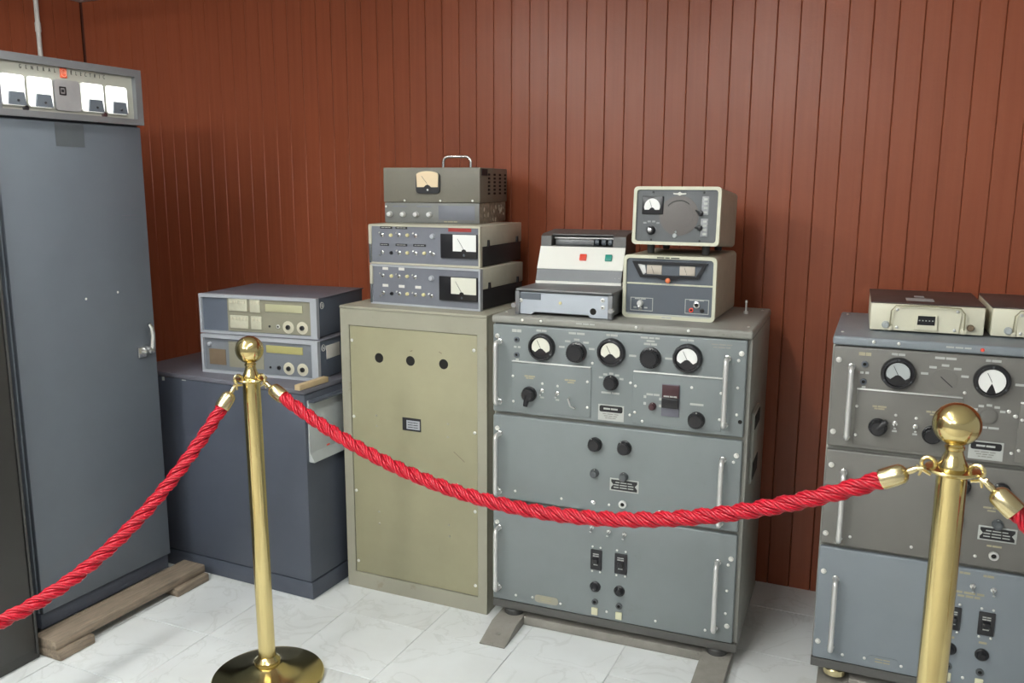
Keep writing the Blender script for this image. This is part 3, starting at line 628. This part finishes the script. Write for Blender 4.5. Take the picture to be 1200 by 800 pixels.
    knob(A, 0.653+S, 0.694, 0.0245, ys, 0.026); legend(A, 0.653+S, 0.739, 0.040, 0.006, 1, ys)
    bk = MB().box(0.552+S, 0.603+S, ys-0.004, ys, 0.697, 0.791, 0.001).build('band_switch', BREAKG, A)
    MB().box(0.553+S, 0.602+S, ys-0.006, ys-0.003, 0.752, 0.789, 0.001).build('switch_top', BREAKR, bk)
    MB().box(0.553+S, 0.602+S, ys-0.012, ys-0.003, 0.722, 0.752, 0.003).build('switch_bar', BLACK, bk)
    legend(bk, 0.578+S, 0.756, 0.04, 0.004, 3, ys-0.0062)
    npl = MB().box(0.363+S, 0.441+S, yp-0.0012, yp, 0.664, 0.712).build('rating_plate', LEGEND, A)
    MB().prism(rrect(0.367+S, 0.437+S, 0.690, 0.709, 0.005), yp-0.002, yp-0.001).build('black_field', BLACK, npl); legend(npl, 0.402+S, 0.700, 0.045, 0.005, 2, yp-0.0022)
    for k in range(3): legend(npl, 0.402+S, 0.684-0.006*k, 0.05-0.008*k, 0.0025, 3, yp-0.0014, RACKC)
    for u, z in ((0.091, 0.773), (0.093, 0.694), (0.329, 0.776), (0.330, 0.698), (0.718, 0.778), (0.717, 0.702), (0.636, 0.787), (0.474, 0.777), (0.474, 0.698), (0.497, 0.674)): screw(A, u+S, z, 0.0042, ys)
    for u, z in ((0.342, 0.833), (0.458, 0.784), (0.459, 0.688), (0.762, 0.797), (0.763, 0.720)): screw(A, u+S, z, 0.0042, yp)
    if second: screw(A, 0.44, 0.784, 0.005, yp); screw(A, 0.424, 0.795, 0.005, yp)
    MB().lathe([(0.006, 0), (0.005, 0.001), (0.001, 0.0012)], (0.753, yp, 0.700), 'y', 12).build('small_hole', DARKHOLE, A)
    # middle panel
    for u in (0.356, 0.446):
        knob(B, u+S, 0.587, 0.0215, yp, 0.024, ang=-0.6); knob(B, u+S, 0.497, 0.0135, yp, 0.018, RADP)
    name_plate(B, 0.404+S, 0.492+S, 0.450, 0.489, yp)
    jack(B, 0.445+S, 0.411, 0.012, yp, STEEL); toggle(B, 0.356+S, 0.404, yp, 0.006)
    if second:
        legend(B, 0.43+S, 0.538, 0.04, 0.005, 2, yp, YLEGEND); legend(B, 0.43+S, 0.530, 0.02, 0.004, 1, yp, YLEGEND); legend(B, 0.445+S, 0.436, 0.036, 0.005, 2, yp, YLEGEND)
    for u, z in ((0.403, 0.403), (0.099, 0.404), (0.252, 0.401), (0.556, 0.404)): screw(B, u+S, z, 0.0042, yp)
    # lower panel
    for u, z in ((0.352, 0.325), (0.405, 0.320), (0.453, 0.318)): toggle(Cc, u+S, z, yp, 0.007, False)
    if second:
        for u in (0.385, 0.440): legend(Cc, u+S, 0.352, 0.026, 0.006, 2, yp, YLEGEND)
        for k in range(2): legend(Cc, 0.40+S, 0.298-0.010*k, 0.075-0.02*k, 0.006, 3, yp, YLEGEND)
        legend(Cc, 0.38, 0.072, 0.001, 0.001, 1, yp)
    breaker(Cc, 0.350+S, 0.385+S, 0.190, 0.254, yp); breaker(Cc, 0.426+S, 0.464+S, 0.190, 0.254, yp)
    for u in (0.366, 0.4425):
        c = MB().lathe([(0.017, 0), (0.017, 0.004), (0.013, 0.006), (0.012, 0.014), (0.008, 0.019), (0.003, 0.020)], (u+S, yp, 0.133), 'y', 20).build('fuse_cap', BLACK, Cc)
        jack(Cc, u+S, 0.083, 0.010, yp, RADP)
        MB().box(u+S-0.010, u+S+0.010, yp-0.006, yp, 0.040, 0.064, 0.002).build('lamp_lens', LAMPY, Cc)
        if second: legend(Cc, u+S, 0.166, 0.02, 0.006, 1, yp, YLEGEND)
    bdg = MB().prism(rrect(0.168+S, 0.246+S, 0.045, 0.070, 0.010), yp-0.0015, yp).build('oval_badge', OLIVEF if not second else p3, Cc)
    for k in range(2): legend(bdg, 0.207+S, 0.062-0.008*k, 0.04, 0.003, 2, yp-0.0017, YLEGEND)
    for u, z in ((0.103, 0.054), (0.160, 0.057), (0.254, 0.054), (0.404, 0.057), (0.556, 0.057), (0.704, 0.058), (0.761, 0.193), (0.760, 0.122)): screw(Cc, u+S, z, 0.0042, yp)
    big_screw(Cc, 0.746, 0.084, 0.0075, yp)
    # side fittings and lid details
    sp_ = MB().box(0.06, 0.20, -0.010, 0.0, 0.50, 0.71, 0.003).build('side_bracket', RACKC, o, (W, 0, 0), (0, 0, PI/2))
    MB().box(0.07, 0.19, -0.0115, -0.009, 0.66, 0.70).box(0.07, 0.19, -0.0115, -0.009, 0.51, 0.56).build('bracket_slot', DARKHOLE, sp_)
    for u in (0.10, 0.16, 0.45, 0.60): screw(o, u, H-0.010, 0.0042, -0.010)
    legend(o, 0.30, H-0.010, 0.06, 0.004, 3, -0.0105)
    if second: MB().lathe([(0.005, 0), (0.004, 0.003), (0.001, 0.004)], (0.352, -0.010, H-0.012), 'y', 10).build('pilot_lamp', REDB, o)
    for a in (0.02, W-0.02):
        for b in (0.06, Dp-0.06): MB().lathe([(0.004, H), (0.004, H+0.002), (0.002, H+0.003)], (a, b, 0), 'z', 8).build('lid_rivet', SCREW, o)
    if not second: MB().lathe([(0.007, H-0.001), (0.007, H+0.008), (0.003, H+0.009), (0.003, H+0.034), (0.0045, H+0.035), (0.003, H+0.042)], (0.714, 0.326, 0), 'z', 10).build('antenna_stud', STEEL, o)
    return o
rack('grey-green three-panel transmitter rack beside the cream cabinet, red rope sagging across it', (-1.117, 2.370, 0.0515), 0.0347, RACKP, RACKP, RACKP, RACKC, 0.026, False)
rack('brown and blue-grey three-panel transmitter rack at the right edge, behind the right post', (-0.1376, 2.4234, 0.0515), 0.0153, RACK2P, RACK2P, RACK2B, RACK2B, 0.051, True)
def skid(label, loc, rz, front):
    o = thing('equipment_skid', label, 'base frame', loc, rz, 'grey channel skids under the racks')
    bw = 0.084
    for k, u in enumerate((0.02, 0.675)):
        f = front[k]
        MB().prism_x([(f, 0.0005), (0.56, 0.0005), (0.56, 0.0295), (f+0.10, 0.0295), (f+0.012, 0.006), (f, 0.004)], u, u+bw).build('runner', SKID, o)
        MB().lathe([(0.008, 0.0), (0.006, 0.003), (0.002, 0.004)], (u+bw/2, f+0.05, 0.016), 'z', 10).build('bolt', SKID, o)
    MB().box(0.1045, 0.6745, 0.005, 0.06, 0.0005, 0.0293, 0.002).build('cross_beam', SKID, o)
    MB().box(0.1045, 0.6745, 0.42, 0.47, 0.0005, 0.0293, 0.002).build('cross_beam', SKID, o)
    return o
skid('grey skid with sloped runner ends under the middle transmitter rack', (-1.117, 2.370, 0), 0.0347, (-0.155, -0.36))
skid('grey skid under the right-hand transmitter rack, by its feet', (-0.1376, 2.4234, 0), 0.0153, (-0.02, -0.02))

# ------------------------------------------------------------------ instruments on the middle rack
ZM = 0.0515 + 0.958 + 0.001
U1 = thing('chart_unit', 'flat pale grey unit with black hole and notched lower edge, below the white unit', 'instrument', (-1.052, 2.402, ZM), 0.02)
MB().box(0.004, 0.296, 0.012, 0.33, 0.006, 0.077, 0.003).build('case', UCASE, U1)
MB().box(-0.002, 0.302, -0.004, 0.333, 0.074, 0.080, 0.002).build('lid', UCASE, U1)
MB().prism([(0.005, 0.002), (0.046, 0.002), (0.058, 0.010), (0.228, 0.010), (0.236, 0.002), (0.288, 0.002), (0.288, 0.068), (0.005, 0.068)], 0.004, 0.013).build('front_plate', UGREY, U1)
MB().box(0.007, 0.077, 0.0025, 0.005, 0.047, 0.066).build('dark_label', RADP2, U1)
MB().lathe([(0.010, 0), (0.009, 0.001), (0.002, 0.0012)], (0.243, 0.004, 0.021), 'y', 20).build('round_hole', DARKHOLE, U1)
MB().lathe([(0.005, 0), (0.005, 0.002), (0.002, 0.003)], (0.140, 0.004, 0.041), 'y', 14).build('yellow_stud', YDOT, U1)
for u, z in ((0.272, 0.056), (0.273, 0.035), (0.012, 0.043)): big_screw(U1, u, z, 0.0065, 0.004)
for u in (-0.004, 0.290):
    MB().box(u, u+0.014, -0.004, 0.012, 0.0, 0.072, 0.002).build('side_bracket', UCASE, U1)
for u in (-0.007, 0.300): MB().tube([(u, -0.010, 0.028), (u, 0.006, 0.028)], 0.008, 12).build('clamp_knob', CHROME, U1)
for u in (0.03, 0.26):
    for y in (0.05, 0.29): MB().lathe([(0.010, 0.0), (0.010, 0.007)], (u, y, 0), 'z', 12).build('foot', RUBBER, U1)

U2 = thing('punch_unit', 'white sloping-front desk unit with red and green buttons and dark deck', 'instrument', (-1.052, 2.553, ZM + 0.081), 0.12)
w = 0.277
MB().prism_x([(0.0, 0.004), (0.27, 0.004), (0.27, 0.115), (0.062, 0.115), (0.018, 0.043), (0.0, 0.010)], 0.002, w-0.002).build('body', DECKG, U2)
MB().prism_x([(-0.003, 0.0), (0.272, 0.0), (0.272, 0.0045), (-0.003, 0.0085)], 0.0, w).build('base_trim', CREAMW, U2)
MB().prism_x([(-0.002, 0.009), (0.004, 0.008), (0.021, 0.043), (0.014, 0.045)], 0.001, w-0.001).build('front_band', BANDG, U2)
wp = MB().prism_x([(0.014, 0.0455), (0.021, 0.0435), (0.065, 0.112), (0.058, 0.114)], 0.0, w).build('white_panel', CREAMW, U2)
tl = math.atan2(0.044, 0.0685)
def btn(u, m, nm):
    MB().box(-0.011, 0.011, -0.006, 0.002, -0.011, 0.011, 0.002).build(nm, m, U2, (u, 0.0365, 0.0815), (-tl, 0, 0))
btn(0.146, REDB, 'red_button'); btn(0.228, GREENB, 'green_button')
for u in (0.128, 0.134): MB().box(u-0.001, u+0.001, -0.0015, 0.001, -0.006, 0.006).build('band_mark', CREAMW, U2, (u, 0.008, 0.026), (-tl, 0, 0))
dk = MB().prism_x([(0.062, 0.1155), (0.270, 0.1155), (0.275, 0.158), (0.24, 0.161), (0.085, 0.153), (0.066, 0.147)], 0.236, w).prism_x([(0.062, 0.1155), (0.270, 0.1155), (0.275, 0.158), (0.24, 0.161), (0.085, 0.153), (0.066, 0.147)], 0.0, 0.034)
dk.prism_x([(0.085, 0.148), (0.272, 0.152), (0.275, 0.158), (0.24, 0.161), (0.085, 0.153)], 0.034, 0.236).prism_x([(0.20, 0.1155), (0.270, 0.1155), (0.272, 0.15), (0.20, 0.15)], 0.034, 0.236).build('deck_cover', DECKG, U2)
MB().box(0.04, 0.17, 0.09, 0.19, 0.1155, 0.135, 0.004).build('inner_tray', UCASE, U2)
MB().tube([(0.036, 0.10, 0.139), (0.232, 0.10, 0.139)], 0.004, 8).build('guide_rod', STEEL, U2)
for u in (0.175, 0.197, 0.218): MB().tube([(u, 0.085, 0.128), (u+0.012, 0.085, 0.128)], 0.010, 12).build('roller', RADP2, U2)

def radio_shell(o, w, d, h, r):
    MB().ring(rrect(0, w, 0, h, r), rrect(0.006, w-0.006, 0.006, h-0.006, r*0.7), 0.008, d).prism(rrect(0.002, w-0.002, 0.002, h-0.002, r), d-0.004, d).build('case', RADC, o)
    MB().ring(rrect(-0.001, w+0.001, -0.001, h+0.001, r), rrect(0.0085, w-0.0085, 0.0085, h-0.0085, r*0.7), -0.003, 0.012).build('front_bezel', RADF, o)
V1 = thing('radio_supply', 'lower cream-framed grey unit with two small meters and orange lamp', 'radio', (-0.7436, 2.4969, ZM), -0.0005, 'cream-framed radio units')
w, d, h = 0.275, 0.323, 0.186
radio_shell(V1, w, d, h, 0.014)
MB().box(0.008, w-0.008, 0.004, 0.010, 0.008, h-0.008).build('front_panel', RADP2, V1)
MB().box(0.010, w-0.010, 0.0015, 0.0045, 0.100, 0.105, 0.0008).build('trim_line', RADF, V1)
MB().box(0.010, w-0.010, 0.0015, 0.0045, 0.0085, 0.013, 0.0008).build('lower_trim', LEGEND, V1)
bz = MB().ring([(0.052, 0.122), (0.100, 0.122), (0.120, 0.116), (0.150, 0.116), (0.175, 0.122), (0.224, 0.122), (0.250, 0.169), (0.026, 0.169)], [(0.060, 0.129), (0.100, 0.129), (0.120, 0.129), (0.150, 0.129), (0.175, 0.129), (0.218, 0.129), (0.236, 0.161), (0.042, 0.161)], -0.006, 0.004).build('meter_bezel', BLACK, V1)
MB().box(0.042, 0.236, 0.003, 0.005, 0.128, 0.162).build('meter_well', RADP2, bz)
MB().prism([(0.042, 0.161), (0.060, 0.129), (0.068, 0.135), (0.064, 0.158)], 0.0005, 0.004).build('bezel_cheek', STEEL, bz)
for a in (0.070, 0.168):
    mm = MB().box(a, a+0.045, 0.0005, 0.004, 0.131, 0.159, 0.001).build('meter', METERP, V1)
    MB().tube([(a+0.022, 0.0, 0.133), (a+0.014, 0.0, 0.154)], 0.0005, 5).build('needle', MATTEBLACK, mm)
MB().lathe([(0.0075, 0), (0.0075, 0.003), (0.005, 0.006), (0.001, 0.007)], (0.136, -0.005, 0.115), 'y', 16).build('pilot_lamp', ORANGE, V1)
legend(V1, 0.136, 0.103, 0.04, 0.003, 3, 0.001); legend(V1, 0.136, h-0.005, 0.07, 0.003, 3, -0.0035, MATTEBLACK); legend(V1, 0.136, 0.0045, 0.03, 0.003, 2, -0.0035, COUNTF)
for a, b, c, e in ((0.022, 0.091, 0.020, 0.060), (0.187, 0.257, 0.020, 0.063)):
    fr = MB().ring([(a, c), (b, c), (b, e), (a, e)], [(a+0.002, c+0.002), (b-0.002, c+0.002), (b-0.002, e-0.002), (a+0.002, e-0.002)], 0.003, 0.0045).build('printed_box', LEGEND, V1)
knob(V1, 0.053, 0.043, 0.0095, 0.004, 0.014, STEEL, False); toggle(V1, 0.053, 0.027, 0.004, 0.006); legend(V1, 0.053, 0.056, 0.035, 0.003, 2, 0.0035)
for u in (0.037, 0.070): legend(V1, u, 0.030, 0.010, 0.004, 1, 0.0035)
jack(V1, 0.222, 0.047, 0.010, 0.004, CHROME); jack(V1, 0.206, 0.031, 0.0065, 0.004, REDB); jack(V1, 0.238, 0.031, 0.0065, 0.004, MATTEBLACK); legend(V1, 0.222, 0.060, 0.045, 0.003, 3, 0.0035)
for k in range(8): MB().lathe([(0.003, 0), (0.0025, 0.001), (0.0005, 0.0012)], (0, 0, 0), 'y', 7).build('paint_chip', TAN, V1, (w, 0.02 + 0.01*(k % 3), 0.03 + 0.017*k), (0, 0, PI/2))
for u in (0.03, w-0.03):
    for y in (0.04, d-0.04): MB().lathe([(0.010, -0.0005), (0.010, 0.002)], (u, y, 0), 'z', 12).build('foot', RUBBER, V1)

tlt = math.radians(-4.2)
V2 = thing('radio_receiver', 'upper cream-framed grey unit with round white meter and large brown dial', 'radio', (-0.727, 2.52, ZM + 0.186 + 0.032), 0.0, 'cream-framed radio units', rx=tlt)
w, d, h = 0.256, 0.27, 0.168
radio_shell(V2, w, d, h, 0.012)
MB().box(0.008, w-0.008, 0.004, 0.010, 0.008, h-0.008).build('front_panel', RADP, V2)
q_ = MB().box(0.025, 0.088, -0.002, 0.0045, 0.088, 0.141, 0.002).build('meter', BLACK, V2)
MB().prism([(0.056 + 0.024*math.cos(math.radians(a)), 0.108 + 0.026*math.sin(math.radians(a))) for a in range(0, 181, 12)] + [(0.034, 0.101), (0.047, 0.101), (0.051, 0.106), (0.056, 0.108), (0.061, 0.106), (0.065, 0.101), (0.078, 0.101)], -0.0035, -0.0015).build('dial', WHITE, q_)
MB().tube([(0.056, -0.004, 0.106), (0.048, -0.004, 0.128)], 0.0005, 5).build('needle', MATTEBLACK, q_)
MB().lathe([(0.058, 0), (0.058, 0.001), (0.050, 0.0012), (0.003, 0.0014)], (0.136, 0.004, 0.085), 'y', 40).build('tuning_dial', RADDIAL, V2)
MB().lathe([(0.030, 0), (0.030, 0.0010), (0.003, 0.0011)], (0.148, 0.0028, 0.085), 'y', 32).build('dial_disc', RADDIAL, V2)
lp = [(0.136 + 0.044*math.cos(math.radians(a)), 0.0018, 0.085 + 0.044*math.sin(math.radians(a))) for a in range(50, 141, 10)]
MB().tube(lp, 0.0012, 5).build('dial_scale_arc', MATTEBLACK, V2)
knob(V2, 0.055, 0.041, 0.013, 0.004, 0.018, BLACK); MB().lathe([(0.007, 0), (0.006, 0.002), (0.001, 0.003)], (0.055, -0.014, 0.041), 'y', 12).build('knob_cap', CHROME, V2)
for k in range(4): legend(V2, 0.055 + (-0.020, -0.007, 0.007, 0.020)[k], 0.067 - (0.004 if k in (0, 3) else 0), 0.010, 0.005, 1, 0.0035, SCALE)
for c, e in ((0.088, 0.142), (0.026, 0.078)):
    s_ = MB().box(0.201, 0.222, 0.0025, 0.0045, c, e, 0.0008).build('scale_strip', SCALE, V2)
    for k in range(4): legend(s_, 0.213, c + (e-c)*(0.15 + 0.23*k), 0.011, 0.006, 1, 0.002)
for z in (0.093, 0.051):
    kb = knob(V2, 0.199, z, 0.008, 0.003, 0.014, BLACK, False)
    MB().tube([(0, -0.012, 0), (-0.013, -0.013, 0.008 if z > 0.06 else 0.0)], [0.004, 0.002], 8).build('pointer_arm', BLACK, kb)
knob(V2, 0.127, 0.027, 0.007, 0.004, 0.006, LIGHTGREY, False); MB().lathe([(0.004, 0), (0.003, 0.002), (0.001, 0.003)], (0.129, 0.004, 0.038), 'y', 10).build('stud', LIGHTGREY, V2)
MB().prism([(0.116, 0.147), (0.128, 0.146), (0.135, 0.143), (0.142, 0.146), (0.154, 0.147), (0.154, 0.151), (0.142, 0.150), (0.135, 0.154), (0.128, 0.150), (0.116, 0.151)], 0.0025, 0.0045).build('maker_emblem', PAPER, V2)
for u, z in ((0.056, 0.152), (0.206, 0.152), (0.056, 0.013), (0.20, 0.013)): screw(V2, u, z, 0.003, 0.004, MATTEBLACK)
for u in (0.045, w-0.045):
    MB().lathe([(0.010, -0.0265), (0.011, -0.02), (0.012, 0.001)], (u, 0.05, 0), 'z', 14).build('front_foot', RUBBER, V2)
    MB().lathe([(0.010, -0.0125), (0.011, -0.008), (0.012, 0.001)], (u, d-0.03, 0), 'z', 14).build('back_foot', RUBBER, V2)

# ------------------------------------------------------------------ ivory counter boxes on the right rack
def ivory_box(label, loc, rz):
    o = thing('meter_box', label, 'instrument', loc, rz, 'ivory boxes with dark lids')
    w, d, h = 0.278, 0.325, 0.080
    MB().box(0, w, 0.0, d, 0.003, h-0.004, 0.004).build('body', BOXC, o)
    MB().box(-0.001, w+0.001, 0.006, d+0.001, h-0.0045, h, 0.003).build('lid', BOXT, o)
    q = [(0.060, 0.006), (0.218, 0.006), (0.222, 0.060), (0.205, 0.069), (0.14, 0.072), (0.075, 0.069), (0.057, 0.060)]
    MB().prism(q, -0.005, 0.002).build('raised_front', BOXC, o)
    pth = [(0.050, -0.005, 0.014), (0.050, -0.012, 0.030), (0.051, -0.016, 0.060), (0.062, -0.016, 0.074), (0.14, -0.016, 0.077), (0.218, -0.016, 0.074), (0.229, -0.016, 0.060), (0.230, -0.012, 0.030), (0.230, -0.005, 0.014)]
    MB().tube(pth, 0.0020, 6).build('bail_handle', OLIVE, o)
    for u in (0.050, 0.230): MB().lathe([(0.008, 0), (0.008, 0.006), (0.003, 0.008)], (u, 0.0, 0.012), 'y', 14).build('pivot', BOXC, o)
    cw = MB().ring([(0.110, 0.012), (0.166, 0.012), (0.164, 0.052), (0.114, 0.052)], [(0.117, 0.024), (0.160, 0.024), (0.160, 0.049), (0.118, 0.049)], -0.012, -0.004).build('counter_window', BOXC, o)
    MB().box(0.117, 0.160, -0.007, -0.005, 0.024, 0.049).build('counter_wheels', BLACK, cw)
    for k in range(5): legend(cw, 0.1225 + 0.008*k, 0.036, 0.004, 0.003, 1, -0.0075)
    knob(o, 0.040, 0.019, 0.010, 0.0, 0.012, LIGHTGREY, False); knob(o, 0.246, 0.022, 0.009, 0.0, 0.012, PATCH, False)
    for u, z in ((0.066, 0.062), (0.212, 0.064), (0.068, 0.014), (0.208, 0.014)): screw(o, u, z, 0.0042, -0.005, STEEL)
    p_ = MB().box(0.09, 0.16, 0.06, 0.12, h, h+0.0008).build('lid_label', LIGHTGREY, o)
    MB().box(0.115, 0.14, 0.15, 0.18, h, h+0.0008).build('lid_label', LIGHTGREY, o)
    for u in (0.03, w-0.03):
        for y in (0.03, d-0.03): MB().lathe([(0.009, -0.0003), (0.009, 0.004)], (u, y, 0), 'z', 10).build('foot', RUBBER, o)
    return o
ivory_box('ivory box with dark lid and small number window, whole in view on the right rack', (-0.0534, 2.5373, ZM), 0.0428)
ivory_box('ivory box with dark lid cut off by the right edge of the picture', (0.241, 2.560, ZM), 0.03)

# ------------------------------------------------------------------ brass posts and red ropes
def stanchion(label, loc, sxy, sz, lean=0.0):
    o = thing('stanchion', label, 'barrier post', loc, 0.0, 'brass barrier posts')
    def lt(nm, prof, n=48, m=BRASS): return MB().lathe([(r*sxy, t*sz) for r, t in prof], (0, 0, 0), 'z', n).build(nm, m, o, (0, 0, 0), (0, lean, 0) if nm != 'base' else (0, 0, 0))
    lt('base', [(0.150, 0.0), (0.157, 0.002), (0.158, 0.008), (0.155, 0.013), (0.135, 0.019), (0.10, 0.026), (0.06, 0.036), (0.042, 0.044), (0.035, 0.048)], 64)
    lt('base_collar', [(0.034, 0.044), (0.036, 0.048), (0.036, 0.062), (0.030, 0.068), (0.026, 0.074)])
    lt('pole', [(0.0235, 0.06), (0.0235, 0.880)])
    lt('top_plate', [(0.026, 0.874), (0.041, 0.880), (0.043, 0.883), (0.041, 0.886), (0.024, 0.888)])
    nb = [(0.023, 0.888), (0.0225, 0.892), (0.018, 0.902), (0.0145, 0.912), (0.0135, 0.918), (0.0155, 0.920), (0.0155, 0.924), (0.0135, 0.926), (0.013, 0.931)]
    lt('neck', nb)
    lt('ball', [(0.001, 0.9255)] + [(0.0372*math.sin(math.radians(a)), 0.9628 - 0.0372*math.cos(math.radians(a))) for a in range(10, 180, 8)] + [(0.001, 1.0)])
    return o
PL = Vector((-1.560, 1.793, 0)); PR = Vector((0.1186, 1.6486, 0)); P3 = Vector((-2.0, 0.40, 0)); P4 = Vector((1.55, 1.15, 0))
stanchion('polished brass post with ball top standing before the low navy cabinet', PL, 1.0, 1.0, -0.008)
stanchion('polished brass post with ball top before the right-hand rack, nearest the camera', PR, 1.07, 1.03)
stanchion('brass post out of frame at the left end of the left red rope', P3, 1.0, 1.0)
stanchion('brass post out of frame at the right end of the right red rope', P4, 1.0, 1.0)

def rope(label, A, B, sag):
    o = thing('barrier_rope', label, 'rope', (A.x, A.y, 0.0), 0.0, 'red twisted barrier ropes')
    org = Vector((A.x, A.y, 0))
    dirn = Vector((B.x-A.x, B.y-A.y, 0)).normalized()
    A = A + dirn*0.040; B = B - dirn*0.040
    N = 900; raw = []
    for i in range(N+1):
        t = i/N; p = A.lerp(B, t); p.z -= 4*sag*t*(1-t); raw.append(p - org)
    ln = [0.0]
    for i in range(N): ln.append(ln[-1] + (raw[i+1]-raw[i]).length)
    L_ = ln[-1]
    def at(s):
        s = max(0, min(L_, s)); lo, hi = 0, N
        while hi - lo > 1:
            m_ = (lo+hi)//2
            if ln[m_] <= s: lo = m_
            else: hi = m_
        f = (s-ln[lo])/(ln[hi]-ln[lo]); return raw[lo].lerp(raw[hi], f), (raw[hi]-raw[lo]).normalized()
    side = Vector((0, 0, 1)).cross(dirn).normalized()
    # strands
    s0, s1 = 0.072, L_-0.072; n = int((s1-s0)/0.0026); R1, R2 = 0.0094, 0.0086
    samples = [at(s0 + (s1-s0)*i/n) for i in range(n+1)]
    NS, NY = 3, 5
    HEX = [(math.cos(PI*q/3), math.sin(PI*q/3)) for q in range(6)]
    for k in range(NS):
        v = []; f = []
        cen = []
        for i, (p, t) in enumerate(samples):
            s = (s1-s0)*i/n; a = 2*PI*(k/NS + s/0.128)
            b = side; c = t.cross(b).normalized()
            cen.append(p + (b*math.cos(a) + c*math.sin(a))*R1)
        fr = []
        for i in range(n+1):
            tt = (cen[min(i+1, n)] - cen[max(i-1, 0)]).normalized(); b = (side - tt*side.dot(tt)).normalized(); fr.append((b, tt.cross(b)))
        for yq in range(NY):
            o0 = len(v)
            for i in range(n+1):
                b, c = fr[i]; g = 2*PI*(yq/NY + (s1-s0)*i/n/0.072)
                e1 = b*math.cos(g) + c*math.sin(g); e2 = c*math.cos(g) - b*math.sin(g); pc = cen[i] + e1*0.0051
                for q in range(6): v.append((pc + (e1*HEX[q][0] + e2*HEX[q][1])*0.0038)[:])
            for i in range(n):
                for q in range(6): f.append((o0+i*6+q, o0+i*6+(q+1) % 6, o0+(i+1)*6+(q+1) % 6, o0+(i+1)*6+q))
            f.append(tuple(o0+q for q in range(6))); f.append(tuple(o0+n*6+q for q in range(6)))
        me = bpy.data.meshes.new('strand'); me.from_pydata(v, [], f); me.materials.append(ROPE); me.shade_smooth()
        obj('strand', me, o)
    # ferrules and hooks
    for e in (0, 1):
        ss = (lambda q: q) if e == 0 else (lambda q: L_-q)
        pts = [at(ss(q))[0] for q in (0.036, 0.040, 0.046, 0.060, 0.080, 0.084)]
        MB().tube(pts, [0.008, 0.014, 0.0185, 0.0195, 0.0195, 0.0185], 20).build('ferrule', BRASSD, o)
        pb = at(ss(0.030))[0]; pe = at(ss(0.0))[0]; pm = at(ss(0.012))[0]
        tdir = (pe - pb).normalized(); nrm = tdir.cross(side).normalized()
        if nrm.z < 0: nrm = -nrm
        hk = MB().tube([at(ss(0.040))[0], at(ss(0.030))[0], at(ss(0.018))[0]], [0.0045, 0.0065, 0.005], 10)
        c = pe + tdir*0.001 + Vector((0, 0, 0.003)); q = []
        for k in range(17):
            a = math.radians(205 - 300*k/16); q.append(c + (tdir*math.cos(a) + nrm*math.sin(a))*0.0115)
        q = [at(ss(0.019))[0]] + q
        hk.tube(q, [0.005] + [0.0036]*16 + [0.0028], 8)
        hk.tube([pm + nrm*0.006 - tdir*0.006, pm - nrm*0.004, pm - nrm*0.012 + tdir*0.005, pm - nrm*0.018 + tdir*0.009], [0.0030, 0.0034, 0.0030, 0.0026], 6)
        hk.tube([pm - nrm*0.012 - tdir*0.010, pm - nrm*0.004, pm + nrm*0.003], [0.0024, 0.0032, 0.003], 6)
        hk.build('snap_hook', BRASSD, o)
    return o
zl, zr = 0.884, 0.911
rope('red twisted rope hanging between the two brass posts, across the cream cabinet and rack', Vector((PL.x-0.007, PL.y, zl)), Vector((PR.x, PR.y, zr)), 0.225)
rope('red twisted rope sagging from the left brass post to the left edge', Vector((PL.x-0.007, PL.y, zl)), Vector((P3.x, P3.y, zl)), 0.45)
rope('red twisted rope end clipped to the right of the right brass post', Vector((PR.x, PR.y, zr)), Vector((P4.x, P4.y, zl)), 0.30)
